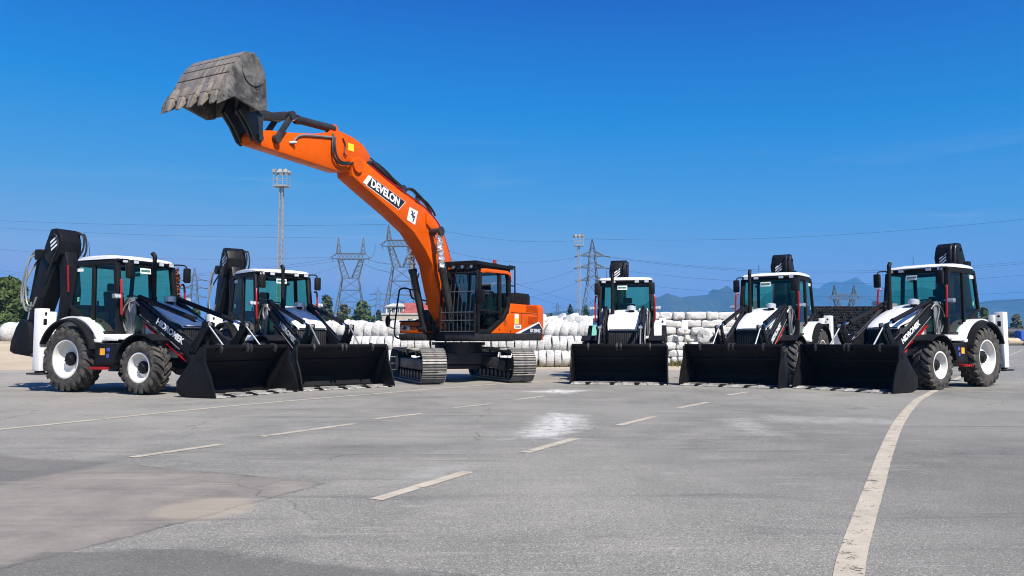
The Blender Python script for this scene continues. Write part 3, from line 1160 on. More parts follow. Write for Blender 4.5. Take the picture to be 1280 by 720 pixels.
    mb.prism([(.98, 1.24), (1.16, 1.24), (1.12, 1.88), (.98, 1.96), (.86, 1.90)], -.24, .24, .02)
    mb.box(-.2, .5, .40, .68, 1.24, 1.72, .04).box(-.2, .5, -.68, -.40, 1.24, 1.72, .04)
    mb.bar((.95, .5, 1.3), (.8, .45, 1.95), .03).ball((.79, .45, 1.97), .045)
    mb.bar((-.05, .3, 1.4), (-.12, .25, 2.0), .03).bar((-.05, -.3, 1.4), (-.12, -.25, 2.0), .03)
    P(mb, 'console', 'plastic', cab)
    mb = MB()
    mb.bar((.98, 0, 1.85), (.80, 0, 2.04), .05)
    N = 20
    cc = Vector((.80, 0, 2.05))
    ax = Vector((.35, 0, .94)).normalized()
    u, v = Vector((0, 1, 0)), ax.cross(Vector((0, 1, 0)))
    ring = [cc + (u * math.cos(2 * math.pi * k / N) + v * math.sin(2 * math.pi * k / N)) * .19 for k in range(N + 1)]
    mb.tube(ring, .016, 6, smooth=0)
    for k in (0, 7, 13):
        mb.bar(cc, ring[k], .025, .012)
    P(mb, 'steering_wheel', 'plastic', cab)
    mb = MB()
    mb.cyl((.05, -.62, 2.95), (.02, -.64, 3.28), .006, n=5)
    P(mb, 'aerial', 'plastic', cab)

    # ---- loader arms
    arm_axis = (Vector((3.05, 0, .92)) - Vector((1.42, 0, 1.88))).normalized()
    arm_up = Vector((-arm_axis.z, 0, arm_axis.x))
    if arm_up.z < 0:
        arm_up = -arm_up
    for s in (-1, 1):
        y0, y1 = sorted((s * .46, s * .60))
        mb = MB()
        mb.prism([(1.30, 1.98), (1.48, 2.0), (1.75, 1.80), (3.05, 1.05), (3.30, .62), (3.38, .40), (3.26, .30), (3.10, .50), (2.86, .87), (1.62, 1.60), (1.34, 1.72)], y0, y1, .012)
        mb.cyl((1.42, y0 - .03, 1.86), (1.42, y1 + .03, 1.86), .075, n=16).cyl((3.30, y0 - .03, .38), (3.30, y1 + .03, .38), .06, n=16)
        arm = P(mb, 'loader_arm', 'black')
        X = arm_axis if s < 0 else -arm_axis
        o = Vector((2.50, s * .604, 1.295))
        lettering('arm_lettering', 'HIDROMEK', .178, o, X, (0, s, 0), 'letter_white', arm, bold=.006, depth=.002, spacing=.96)
        mb = MB()
        mb.bar((1.70, s * .53, 1.46), (2.98, s * .53, .66), .10, .025, (0, 0, 1))
        P(mb, 'red_trim', 'red', arm, 0)
        mb = MB()
        mb.tube([(1.36, s * .53, 2.0), (1.7, s * .50, 1.90), (2.3, s * .5, 1.53), (2.9, s * .5, 1.19), (3.1, s * .5, 1.10)], .018, 6)
        mb.tube([(1.40, s * .56, 2.0), (1.72, s * .56, 1.88), (2.3, s * .56, 1.53), (2.8, s * .56, 1.25)], .018, 6)
        mb.tube([(1.3, s * .6, 1.5), (1.2, s * .66, 1.8), (1.36, s * .64, 2.02), (1.52, s * .6, 1.92)], .02, 6)
        mb.tube([(1.34, s * .62, 1.4), (1.27, s * .68, 1.7), (1.42, s * .68, 1.96), (1.55, s * .62, 1.82)], .02, 6)
        P(mb, 'hydraulic_hoses', 'hose', arm)
        mb = MB()
        mb.tube([(1.32, s * .68, 1.30), (1.22, s * .72, 1.60), (1.34, s * .72, 1.86), (1.50, s * .66, 1.95), (1.62, s * .62, 1.84)], .017, 6)
        mb.tube([(1.46, s * .68, 1.28), (1.52, s * .70, 1.55), (1.40, s * .70, 1.80), (1.44, s * .66, 1.98)], .015, 6)
        mb.tube([(1.62, s * .61, 1.66), (2.2, s * .61, 1.30), (2.8, s * .61, .92)], .008, 6)
        P(mb, 'steel_pipes', 'hose_grey', arm)
        # tower that carries the arm
        mb = MB()
        mb.prism([(1.24, 2.02), (1.52, 2.02), (1.60, 1.70), (1.56, 1.02), (1.22, 1.02)], min(s * .40, s * .445), max(s * .40, s * .445), .01)
        mb.prism([(1.24, 2.02), (1.52, 2.02), (1.56, 1.70), (1.50, 1.22), (1.26, 1.22)], min(s * .62, s * .66), max(s * .62, s * .66), .01)
        P(mb, 'arm_tower', 'grey')
        # lift cylinder under the arm, tilt cylinder above it
        mb = MB()
        mb.cyl((1.55, s * .53, 1.22), (2.35, s * .53, .98), .06, n=14).cyl((2.35, s * .53, .98), (2.95, s * .53, .80), .032, n=12, mi=1)
        P(mb, 'lift_cylinder', ['black', 'chrome'])
        mb = MB()
        mb.cyl((1.50, s * .53, 2.04), (3.10, s * .53, 1.545), .052, n=14).cyl((3.10, s * .53, 1.545), (3.46, s * .53, 1.43), .028, n=12, mi=1).cyl((3.04, s * .53, 1.563), (3.13, s * .53, 1.535), .06, n=14)
        P(mb, 'tilt_cylinder', ['black', 'chrome'])
        mb = MB()
        for d in (-.07, .07):
            mb.prism([(3.40, 1.50), (3.54, 1.48), (3.52, 1.30), (3.24, .86), (3.06, .84), (3.08, .98), (3.36, 1.32)], s * .53 + d - .014, s * .53 + d + .014, .004)
        mb.cyl((3.47, s * .53 - .1, 1.43), (3.47, s * .53 + .1, 1.43), .04, n=12).cyl((3.14, s * .53 - .1, .92), (3.14, s * .53 + .1, .92), .045, n=12)
        P(mb, 'bell_crank', 'black')
        mb = MB()
        mb.cyl((3.48, s * .53, 1.43), (3.93, s * .53, .97), .020, n=10)
        mb.cyl((3.48, s * .53 - .05, 1.43), (3.48, s * .53 + .05, 1.43), .05, n=12).cyl((3.93, s * .53 - .05, .97), (3.93, s * .53 + .05, .97), .05, n=12)
        P(mb, 'tilt_link', 'grey')
    mb = MB()
    mb.bar((2.75, -.5, .92), (2.75, .5, .92), .12, .16, bev=.01)
    P(mb, 'cross_tube', 'black')

    # ---- front bucket
    W = 1.20
    back = [(4.05, .985), (3.90, .845), (3.70, .645), (3.52, .44), (3.42, .27), (3.40, .15), (3.45, .065), (3.58, .03), (3.80, .022), (4.10, .02)]
    mb = MB()
    mb.shell(list(reversed(back)), .03, -W + .02, W - .02)
    mb.bar((4.05, -W, .985), (4.05, W, .985), .07, .07, bev=.008)
    mb.bar((3.75, -W + .03, .66), (3.75, W - .03, .66), .03, .03)
    bk = P(mb, 'bucket', 'bucket_black', angle=40)
    for s in (-1, 1):
        y0, y1 = sorted((s * (W - .03), s * W))
        mb = MB()
        mb.prism([(4.08, 1.0), (3.96, .98), (3.36, .30), (3.37, .12), (3.46, .035), (3.62, .018), (3.98, .66)], y0, y1, .004)
        P(mb, 'side_plate', 'bucket_black', bk)
        mb = MB()
        y0, y1 = sorted((s * (W - .008), s * (W + .028)))
        mb.prism([(4.10, .985), (3.94, .70), (3.62, .016), (4.40, .012), (4.36, .16), (4.27, .42), (4.13, .66)], y0, y1, .005)
        mb.cyl((3.98, y0 - .012, .78), (3.98, y1 + .012, .78), .05, n=14)
        P(mb, 'jaw_plate', 'bucket_black', bk)
    mb = MB()
    mb.hexa([(3.95, -W, .012), (4.40, -W, .008), (4.40, W, .008), (3.95, W, .012), (3.95, -W, .042), (4.385, -W, .024), (4.385, W, .024), (3.95, W, .042)])
    P(mb, 'cutting_edge', 'edge_steel', bk, 0)
    for k in range(8):
        y = -W + .13 + k * (2 * W - .26) / 7
        mb = MB()
        mb.hexa([(4.22, y - .075, .022), (4.475, y - .04, .006), (4.475, y + .04, .006), (4.22, y + .075, .022),
                 (4.22, y - .075, .062), (4.47, y - .035, .024), (4.47, y + .035, .024), (4.22, y + .075, .062)], .004)
        P(mb, 'tooth', 'bucket_black' if k % 2 else 'edge_steel', bk)
    for y in (-.78, -.05, .05, .78):
        mb = MB()
        mb.prism([(4.10, 1.03), (3.98, 1.05), (3.80, .92), (3.82, .80), (4.0, .90), (4.10, .86), (4.13, .94)], y - .018, y + .018, .004)
        mb.cyl((4.06, y - .03, .96), (4.06, y + .03, .96), .055, n=12)
        P(mb, 'fork_hook', 'dark_metal', bk)
    mb = MB()
    mb.box(3.86, 4.08, -W + .035, W - .035, .046, .052)
    P(mb, 'floor_liner', 'edge_steel', bk, 0)
    for y in (-.62, -.07, .07, .62):
        mb = MB()
        mb.box(3.84, 4.06, y - .022, y + .022, .053, .085, .004)
        P(mb, 'wear_rib', 'bucket_black', bk)
    for s in (-1, 1):
        mb = MB()
        for d in (-.085, .085):
            mb.prism([(3.38, .22), (3.62, .70), (3.80, .99), (3.66, 1.02), (3.40, .58), (3.30, .34)], s * .53 + d - .014, s * .53 + d + .014, .004)
        P(mb, 'bucket_bracket', 'bucket_black', bk)

    # ---- backhoe
    Y = -.33
    mb = MB()
    mb.box(-1.10, -.98, -.98, .98, .56, 1.10, .02)
    mb.prism([(-1.06, .62), (-1.06, 1.24), (-1.30, 1.24), (-1.42, .92), (-1.30, .60)], Y - .24, Y + .24, .02)
    mb.cyl((-1.28, Y, .60), (-1.28, Y, 1.26), .10, n=16)
    bh = P(mb, 'backhoe_frame', 'black')
    mb = MB()
    mb.prism([(-1.34, 1.10), (-1.05, 1.08), (-.82, 1.65), (-.76, 2.2), (-.84, 2.8), (-1.0, 3.22), (-1.22, 3.30), (-1.30, 3.12), (-1.14, 2.7), (-1.08, 2.2), (-1.14, 1.7)], Y - .15, Y + .15, .02)
    mb.cyl((-1.13, Y - .24, 3.16), (-1.13, Y + .24, 3.16), .08, n=16)
    bo = P(mb, 'boom', 'black', bh)
    mb = MB()
    mb.bar((-.83, Y - .165, 2.82), (-.78, Y - .165, 2.20), .024, .024)
    P(mb, 'boom_lock', 'red', bo)
    mb = MB()
    mb.prism([(-1.40, 3.50), (-1.32, 3.66), (-1.14, 3.67), (-1.02, 3.57), (-.95, 3.36), (-.97, 3.08), (-1.10, 2.92), (-1.32, 2.84), (-1.50, 2.98), (-1.52, 3.25)], Y - .26, Y + .26, .02)
    mb.prism([(-1.10, 3.0), (-1.30, 2.62), (-1.66, 1.86), (-1.94, 1.22), (-2.12, 1.18), (-2.16, 1.34), (-1.98, 2.0), (-1.80, 2.75), (-1.68, 3.2), (-1.40, 3.3)], Y - .19, Y + .19, .015)
    for (x, z) in ((-1.13, 3.18), (-1.5, 3.15), (-1.52, 2.45), (-1.62, 2.10), (-1.80, 1.66), (-2.02, 1.30), (-1.3, 3.50)):
        mb.cyl((x, Y - (.285 if z > 2.9 else .21), z), (x, Y + (.285 if z > 2.9 else .21), z), .035, n=10)
    mb.box(-1.92, -1.72, Y - .22, Y + .22, 2.98, 3.22, .02)
    dp = P(mb, 'dipper', 'black', bh)
    for key_ in ('side', 'front'):
        mb = MB()
        for k in range(3):
            if key_ == 'side':
                x, z = -1.19 + .02 * k, 3.42 - .085 * k
                mb.poly([(x - .13, Y - .2625, z - .10), (x + .09, Y - .2625, z + .035), (x + .09, Y - .2625, z + .085), (x - .13, Y - .2625, z - .05)])
            else:
                z = 3.30 - .078 * k
                f = lambda zz: -.938 - .075 * max(0, 3.36 - zz) - .48 * max(0, zz - 3.36)
                mb.poly([(f(z - .07), Y - .13, z - .07), (f(z + .06), Y + .05, z + .06), (f(z + .105), Y + .05, z + .105), (f(z - .025), Y - .13, z - .025)])
        o = P(mb, 'logo_stripes', 'letter_white', dp, 0)
        o['only'] = key_
    mb = MB()
    mb.cyl((-1.98, Y, 3.12), (-2.24, Y, 2.02), .065, n=14).cyl((-2.24, Y, 2.02), (-2.48, Y, 1.02), .034, n=12, mi=1)
    P(mb, 'crowd_cylinder', ['black', 'chrome'], bh)
    mb = MB()
    mb.tube([(-1.92, Y - .12, 3.1), (-2.06, Y - .14, 3.16), (-2.30, Y - .16, 2.7), (-2.44, Y - .14, 2.2), (-2.36, Y - .12, 1.90), (-2.24, Y - .1, 1.86)], .022, 7)
    mb.tube([(-1.90, Y + .10, 3.12), (-2.00, Y + .08, 3.18), (-2.14, Y - .20, 2.6), (-2.16, Y - .28, 2.1), (-2.04, Y - .28, 1.80), (-1.86, Y - .26, 1.86), (-1.74, Y - .25, 2.1)], .022, 7)
    mb.tube([(-1.92, Y - .02, 3.12), (-2.03, Y - .25, 3.0), (-2.06, Y - .30, 2.4), (-1.98, Y - .30, 1.96), (-1.80, Y - .28, 1.9)], .02, 7)
    P(mb, 'hydraulic_hoses', 'hose_grey', dp)
    mb = MB()
    mb.tube([(-1.1, Y + .29, 3.58), (-.92, Y + .31, 3.55), (-.86, Y + .31, 3.2), (-.98, Y + .27, 2.95)], .022, 7)
    mb.tube([(-1.0, Y + .18, 3.62), (-.86, Y + .22, 3.52), (-.84, Y + .22, 3.25), (-.95, Y + .2, 3.05)], .022, 7)
    mb.tube([(-1.2, Y - .26, 3.55), (-1.02, Y - .28, 3.3), (-1.22, Y - .27, 2.9), (-1.4, Y - .26, 2.6)], .018, 6)
    P(mb, 'boom_hoses', 'hose', dp)
    mb = MB()
    mb.prism([(-1.94, 1.52), (-2.20, 1.60), (-2.36, 1.40), (-2.52, 1.08), (-2.55, .86), (-2.42, .80), (-1.86, .74), (-1.80, .86), (-1.84, 1.2)], Y - .30, Y + .30, .02)
    bb = P(mb, 'backhoe_bucket', 'bucket_black', bh)
    for k in range(4):
        y = Y - .24 + k * .16
        mb = MB()
        mb.hexa([(-1.84, y - .04, .74), (-1.66, y - .025, .70), (-1.66, y + .025, .70), (-1.84, y + .04, .74), (-1.84, y - .04, .82), (-1.66, y - .02, .73), (-1.66, y + .02, .73), (-1.84, y + .04, .82)])
        P(mb, 'tooth', 'dark_metal', bb)
    for s in (-1, 1):
        mb = MB()
        mb.box(-.99, -.76, min(s * .93, s * 1.14), max(s * .93, s * 1.14), .44, 1.81, .015)
        mb.box(-.93, -.72, min(s * .80, s * .94), max(s * .80, s * .94), .66, 1.74, .012)
        mb.cyl((-.74, s * 1.04, 1.70), (-.735, s * 1.04, 1.70), .03, n=10, mi=1).box(-.762, -.752, min(s * 1.0, s * 1.08), max(s * 1.0, s * 1.08), 1.45, 1.58, mi=1)
        lg = P(mb, 'stabiliser_leg', ['white', 'plastic'])
        mb = MB()
        mb.box(-1.10, -.64, min(s * .86, s * 1.20), max(s * .86, s * 1.20), .36, .40, .008)
        mb.box(-.96, -.79, min(s * .97, s * 1.10), max(s * .97, s * 1.10), .40, .50)
        P(mb, 'foot_plate', 'dark_metal', lg)
    return root


loader = make_loader()
LOADERS = [
    ((-9.142, 18.1375), -24.3, 'side', 'backhoe loader standing side-on beside the white wrapped roll, both right-hand wheels fully in view'),
    ((-6.7126, 21.4729), -46.4, 'side', 'backhoe loader with its bucket next to the excavator track, wheels hidden by another bucket'),
    ((3.5262, 24.2735), -101.5, 'front', 'backhoe loader facing straight ahead, alone in front of the white coils and blocks'),
    ((7.6665, 22.5788), -125.7, 'front', 'backhoe loader with one knobbly front tyre squeezed between its bucket and the next bucket'),
    ((10.803, 20.0721), -145.4, 'front', 'backhoe loader parked on the end of the curved white line, nearest the far pipes'),
]
copies = [loader] + [copy_tree(loader) for _ in range(4)]
for o, ((x, y), a, keep, lab) in zip(copies, LOADERS):
    o.location = (x, y, 0)
    o.rotation_euler = (0, 0, R(a))
    tag(o, lab, 'backhoe loader', 'black and white backhoe loaders parked in an arc')
    for d in list(o.children_recursive):
        if d.get('only') and d['only'] != keep:
            bpy.data.objects.remove(d)
        elif d.get('only'):
            del d['only']

# ================================================================== CRAWLER EXCAVATOR
EXC_AT, EXC_YAW, TRACK_YAW = (-1.25, 22.2), -118.0, -70.0


def xz_bar(mb, pts, y0, y1, th):
    for (a, b), (c, d) in zip(pts, pts[1:]):
        mb.bar((a, (y0 + y1) / 2, b), (c, (y0 + y1) / 2, d), y1 - y0, th)


def make_excavator():
    root = empty('crawler_excavator')

    def P(mb, name, mat, parent=root, angle=35, **kw):
        return mb.build(name, mat, parent, angle, **kw)

    # ---- undercarriage, turned against the upper body
    mb = MB()
    mb.box(-.62, .62, -.95, .95, .46, .78, .03)
    for s in (-1, 1):
        for e in (-1, 1):
            mb.bar((e * .45, s * .55, .60), (e * 1.05, s * 1.08, .42), .34, .28, bev=.02)
    mb.cyl((0, 0, .74), (0, 0, .98), .66, n=40).cyl((0, 0, .98), (0, 0, 1.06), .74, n=40)
    mb.box(-.5, .5, -.5, .5, .33, .45, .02)
    uc = P(mb, 'undercarriage', 'dark_metal')
    uc.rotation_euler = (0, 0, R(TRACK_YAW - EXC_YAW))
    uc.location = (.11, -.21, 0)
    # one shoe: plate with three grouser bars, hinge links under it
    SW = .62
    mb = MB()
    mb.box(-.088, .088, -SW / 2, SW / 2, 0, .016)
    for x in (-.076, -.005, .062):
        mb.hexa([(x - .014, -SW / 2, .016), (x + .014, -SW / 2, .016), (x + .014, SW / 2, .016), (x - .014, SW / 2, .016),
                 (x - .007, -SW / 2, .046), (x + .007, -SW / 2, .046), (x + .007, SW / 2, .046), (x - .007, SW / 2, .046)])
    mb.box(-.08, .08, -.11, -.06, -.07, 0).box(-.08, .08, .06, .11, -.07, 0)
    sh0 = mb.build('track_shoe', 'shoe', None, 0)
    shoe_me = sh0.data
    bpy.data.objects.remove(sh0)
    AX, RR, ZC = 1.62, .40, .465
    for s in (-1, 1):
        mb = MB()
        yc = s * 1.20
        mb.prism([(-1.35, .34), (1.25, .34), (1.4, .44), (1.30, .62), (-1.30, .62), (-1.45, .48)], yc - .16, yc + .16, .02)
        mb.cyl((AX, yc - .13, ZC), (AX, yc + .13, ZC), RR - .08, n=28).cyl((AX, yc - .18, ZC), (AX, yc + .18, ZC), .17, n=18)
        mb.cyl((-AX, yc - .05, ZC), (-AX, yc + .05, ZC), RR - .06, n=28).cyl((-AX, yc - .2, ZC), (-AX, yc + .2, ZC), .24, n=20)
        for k in range(8):
            x = -1.22 + k * .35
            mb.cyl((x, yc - .17, .20), (x, yc + .17, .20), .105, n=14)
        for x in (-.55, .55):
            mb.cyl((x, yc - .14, .76), (x, yc + .14, .76), .07, n=12)
        mb.box(-.75, .75, yc + s * .15 - .012, yc + s * .15 + .012, .40, .60, .005)
        fr = P(mb, 'track_frame', 'dark_metal')
        fr.rotation_euler = uc.rotation_euler
        fr.location = uc.location
        # shoes round the loop
        straight = 2 * AX
        per = 2 * straight + 2 * math.pi * RR
        n = int(round(per / .187))
        for i in range(n):
            d = (i + .3 * (s > 0)) * per / n
            if d < straight:
                x, z, a = -AX + d, ZC + RR, 0
                z += .018 * math.sin(x * 3.2 + .6) - .015
            elif d < straight + math.pi * RR:
                q = (d - straight) / RR
                x, z, a = AX + RR * math.sin(q), ZC + RR * math.cos(q), q
            elif d < 2 * straight + math.pi * RR:
                x, z, a = AX - (d - straight - math.pi * RR), ZC - RR, math.pi
            else:
                q = (d - 2 * straight - math.pi * RR) / RR
                x, z, a = -AX - RR * math.sin(q), ZC - RR * math.cos(q), math.pi + q
            o = link('track_shoe', shoe_me, fr)
            o.location = (x, yc, z)
            o.rotation_euler = (0, a, 0)

    # ---- turning deck
    mb = MB()
    mb.prism([(-2.15, 1.10), (1.42, 1.10), (1.62, 1.14), (1.62, 1.29), (-2.3, 1.29)], .30, 1.25, .02)
    mb.prism([(-2.15, 1.10), (1.38, 1.10), (1.46, 1.14), (1.46, 1.29), (-2.3, 1.29)], -1.27, -.46, .02)
    mb.box(-2.2, .95, -.46, .30, 1.08, 1.36, .02)
    mb.box(-.25, .62, -.42, -.34, 1.3, 1.95, .02).box(-.25, .62, .18, .26, 1.3, 1.95, .02)
    mb.box(-.3, .2, -.5, .25, 1.3, 1.75, .03)
    mb.cyl((.36, -.46, 1.62), (.36, .30, 1.62), .09, n=16)
    P(mb, 'turning_deck', 'dark_metal')

    # ---- engine side, counterweight
    mb = MB()
    mb.prism([(1.02, 1.295), (-.20, 1.84), (-.22, 2.12), (-1.92, 2.12), (-1.92, 1.295)], .72, 1.245, .02)
    ho = P(mb, 'side_house', 'orange')
    mb = MB()
    for k in range(7):
        z = 1.93 + k * .026
        mb.box(-1.86, -1.18, 1.247, 1.258, z, z + .012)
    mb.box(-1.88, -1.16, 1.243, 1.2475, 1.91, 2.11)
    P(mb, 'vent_louvres', 'orange', ho, 0)
    mb = MB()
    for k in range(8):
        z = 1.60 + k * .026
        mb.box(-1.86, -1.30, 1.247, 1.258, z, z + .012)
    P(mb, 'vent_louvres', 'orange', ho, 0)
    mb = MB()
    mb.box(-1.92, -.24, 1.246, 1.251, 1.868, 1.880)
    mb.box(-.9, -.888, 1.246, 1.251, 1.30, 1.868)
    mb.cyl((.42, 1.246, 1.40), (.42, 1.26, 1.40), .022, n=12).cyl((-.22, 1.246, 1.36), (-.22, 1.26, 1.36), .022, n=12)
    P(mb, 'door_gap', 'letter_black', ho, 0)
    mb = MB()
    mb.box(-.70, -.47, 1.248, 1.253, 1.56, 1.84)
    mb.box(-.86, -.44, 1.248, 1.2535, 1.43, 1.54)
    wp = P(mb, 'white_plate', 'sticker', ho, 0)
    mb = MB()
    mb.box(-.68, -.49, 1.2545, 1.256, 1.575, 1.72)
    P(mb, 'yellow_panel', 'sticker_yellow', wp, 0)
    mb = MB()
    for k in range(3):
        mb.box(-.80, -.50, 1.2545, 1.256, 1.455 + k * .024, 1.467 + k * .024)
    P(mb, 'printed_lines', 'letter_black', wp, 0)
    mb = MB()
    for k in range(14):
        a = k * 2 * math.pi / 14
        mb.cyl((.08 + .075 * math.cos(a), 1.246, 1.58 + .075 * math.sin(a)), (.08 + .075 * math.cos(a), 1.25, 1.58 + .075 * math.sin(a)), .011, n=6)
        mb.cyl((.08 + .035 * math.cos(a), 1.246, 1.58 + .035 * math.sin(a)), (.08 + .035 * math.cos(a), 1.25, 1.58 + .035 * math.sin(a)), .008, n=6)
    P(mb, 'round_vent', 'dark_metal', ho, 0)
    mb = MB()
    rows = []
    for k in range(13):
        a = -math.pi / 2 + math.pi * k / 12
        rows.append((-1.93 - .72 * max(0, math.cos(a)) ** .42, 1.25 * math.copysign(abs(math.sin(a)) ** .5, math.sin(a))))
    plan = rows + [(-1.93, 1.25)] if rows[-1][0] != -1.93 else rows
    lo = [mb.bm.verts.new((x, y, 1.12)) for x, y in rows]
    mid = [mb.bm.verts.new((x, y, 2.02)) for x, y in rows]
    mid2 = [mb.bm.verts.new((x + (.03 if x < -1.94 else 0), y * .985, 2.11)) for x, y in rows]
    hi = [mb.bm.verts.new((x + (.10 if x < -1.94 else 0), y * .95, 2.15)) for x, y in rows]
    for A, B in ((lo, mid), (mid, mid2), (mid2, hi)):
        for i in range(12):
            mb.bm.faces.new((A[i], A[i + 1], B[i + 1], B[i]))
        mb.bm.faces.new((A[12], A[0], B[0], B[12]))
    mb.bm.faces.new(lo)
    mb.bm.faces.new(hi)
    cw = P(mb, 'counterweight', 'orange', angle=45)
    # model panel on the rear quarter, on the flank of the engine side
    mb = MB()
    t_ = [(-.50, 1.30), (-2.24, 1.30), (-2.24, 1.43), (-1.98, 1.655)]
    mb.hexa([(x, 1.254, z) for x, z in t_] + [(x, 1.258, z) for x, z in t_])
    pl = P(mb, 'model_plate', 'letter_white', ho, 0)
    mb = MB()
    t_ = [(-.78, 1.305), (-2.22, 1.305), (-2.22, 1.42), (-1.98, 1.61)]
    mb.hexa([(x, 1.2585, z) for x, z in t_] + [(x, 1.261, z) for x, z in t_])
    P(mb, 'plate_field', 'navy', pl, 0)
    lettering('model_lettering', 'DX 225NLC', .135, (-1.74, 1.263, 1.385), (-1, 0, 0), (0, 1, 0), 'letter_white', pl, bold=.004, depth=.001, spacing=.95)
    mb = MB()
    mb.prism([(-1.30, 2.10), (-1.36, 2.44), (-1.50, 2.50), (-2.35, 2.50), (-2.42, 2.42), (-2.42, 2.12)], -.75, .75, .03)
    for k in range(4):
        mb.box(-2.2 + k * .2, -2.08 + k * .2, .752, .758, 2.2, 2.38)
    mb.box(-1.3, .3, -1.1, .3, 2.1, 2.16, .02)
    P(mb, 'engine_hood', 'plastic')
    mb = MB()
    mb.prism([(.30, 1.29), (.30, 1.74), (-.2, 2.08), (-1.95, 2.12), (-1.95, 1.29)], -1.25, -.5, .02)
    P(mb, 'tank_cover', 'orange')

    # ---- right front box with its decal
    mb = MB()
    mb.box(.55, 1.43, -1.27, -.50, 1.295, 1.60, .03)
    bx = P(mb, 'tool_box', 'orange')
    mb = MB()
    mb.box(.50, 1.44, -1.28, -.49, 1.60, 1.645, .012)
    mb.bar((.9, -1.1, 1.66), (1.35, -.6, 1.66), .04)
    P(mb, 'tool_box_lid', 'plastic', bx)
    mb = MB()
    mb.box(1.432, 1.436, -1.22, -.93, 1.37, 1.52)
    dc = P(mb, 'decal', 'grey', bx, 0)
    mb = MB()
    mb.hexa([(1.436, -1.20, 1.42), (1.436, -1.08, 1.38), (1.436, -1.0, 1.44), (1.436, -1.10, 1.50), (1.438, -1.20, 1.42), (1.438, -1.08, 1.38), (1.438, -1.0, 1.44), (1.438, -1.10, 1.50)])
    P(mb, 'decal_shape', 'letter_black', dc, 0)
    lettering('decal_lettering', 'KOB', .15, (1.437, -.77, 1.44), (0, 1, 0), (1, 0, 0), 'letter_black', bx, bold=.004, depth=.001)

    # ---- cab
    mb = MB()
    F0, F1, B0, CY0, CY1 = 1.50, 1.42, -.24, .27, 1.21
    posts = {'fl': [(1.50, CY1, 1.29), (1.50, CY1, 1.75), (1.36, CY1, 2.92)], 'fr': [(1.50, CY0, 1.29), (1.50, CY0, 1.75), (1.36, CY0, 2.92)]}
    for k, q in posts.items():
        for a, b in zip(q, q[1:]):
            mb.bar(a, b, .10, .10, bev=.012)
    for y in (CY0, CY1):
        q = [(1.48, y, 1.33), (.96, y, 1.33), (.12, y, 1.72), (-.10, y, 1.98), (-.18, y, 2.30), (-.17, y, 2.78), (-.10, y, 2.92)]
        for a, b in zip(q, q[1:]):
            mb.bar(a, b, .11, .11, (0, 1, 0), bev=.012)
        mb.bar((.34, y, 1.60), (.34, y, 2.94), .10, .09, (0, 1, 0), bev=.012)
        mb.bar((1.40, y, 2.92), (-.12, y, 2.96), .10, .09, (0, 1, 0), bev=.012)
        mb.bar((1.48, y, 1.90), (.36, y, 1.86), .05, .05, (0, 1, 0))
    for x, z in ((1.50, 1.32), (1.50, 1.76), (1.37, 2.92), (-.12, 2.94), (-.18, 2.1)):
        mb.bar((x, CY0, z), (x, CY1, z), .08, .08, bev=.01)
    mb.prism([(-.24, 1.29), (1.46, 1.29), (1.46, 1.36), (.95, 1.36), (.1, 1.78), (-.24, 1.78)], CY0 + .02, CY1 - .02, .01)
    mb.box(-.26, -.16, CY0, CY1, 1.29, 2.1, .02)
    cab = P(mb, 'cab', 'plastic')
    mb = MB()
    mb.prism([(-.26, 2.93), (-.28, 3.0), (-.10, 3.04), (1.20, 3.02), (1.40, 2.96), (1.42, 2.91)], CY0 - .02, CY1 + .01, .02)
    P(mb, 'cab_roof', 'plastic', cab)
    mb = MB()
    mb.prism([(1.30, 2.845), (1.42, 2.865), (1.36, 2.955), (1.1, 2.975), (-.02, 3.0), (-.24, 2.95), (-.26, 2.70), (-.20, 2.86), (.0, 2.91), (1.1, 2.875)], CY1 - .03, CY1 + .06, .012)
    P(mb, 'roof_edge', 'orange', cab)
    # panes
    for nm, pts in (('door_pane', [(1.46, 1.40), (.98, 1.40), (.38, 1.66), (.38, 2.88), (1.33, 2.88)]), ('rear_pane', [(.30, 1.70), (.10, 1.80), (-.06, 2.02), (-.13, 2.3), (-.12, 2.86), (.30, 2.88)])):
        for y in (CY0 + .01, CY1 - .01):
            mb = MB()
            mb.poly([(x, y, z) for x, z in pts])
            P(mb, nm, 'glass_dark', cab, 0)
    mb = MB()
    mb.poly([(1.49, CY0 + .04, 1.80), (1.49, CY1 - .04, 1.80), (1.36, CY1 - .04, 2.88), (1.36, CY0 + .04, 2.88)])
    P(mb, 'windscreen', 'glass_dark', cab, 0)
    mb = MB()
    mb.poly([(1.49, CY0 + .04, 1.36), (1.49, CY1 - .04, 1.36), (1.49, CY1 - .04, 1.73), (1.49, CY0 + .04, 1.73)])
    P(mb, 'lower_pane', 'glass_dark', cab, 0)
    mb = MB()
    mb.box(.30, .75, .5, .98, 1.65, 1.80, .05)
    mb.prism([(.22, 1.78), (.40, 1.78), (.30, 2.45), (.16, 2.42)], .5, .98, .04)
    mb.box(.18, .28, .6, .88, 2.46, 2.65, .03).box(.3, .7, .5, .98, 1.36, 1.65)
    mb.box(.35, .85, .36, .50, 1.5, 1.95, .03).box(.35, .85, .98, 1.12, 1.5, 1.95, .03)
    mb.box(-.16, .1, .35, 1.12, 1.78, 2.02, .02)
    P(mb, 'operator_seat', 'seat', cab)
    # falling-object cage: each bar on its own
    for k in range(9):
        y = .20 + k * .124
        mb = MB()
        mb.tube([(1.64, y, 1.33), (1.64, y, 1.82), (1.50, y, 2.90)], .013, 6, smooth=0)
        P(mb, 'guard_bar', 'cage', cab)
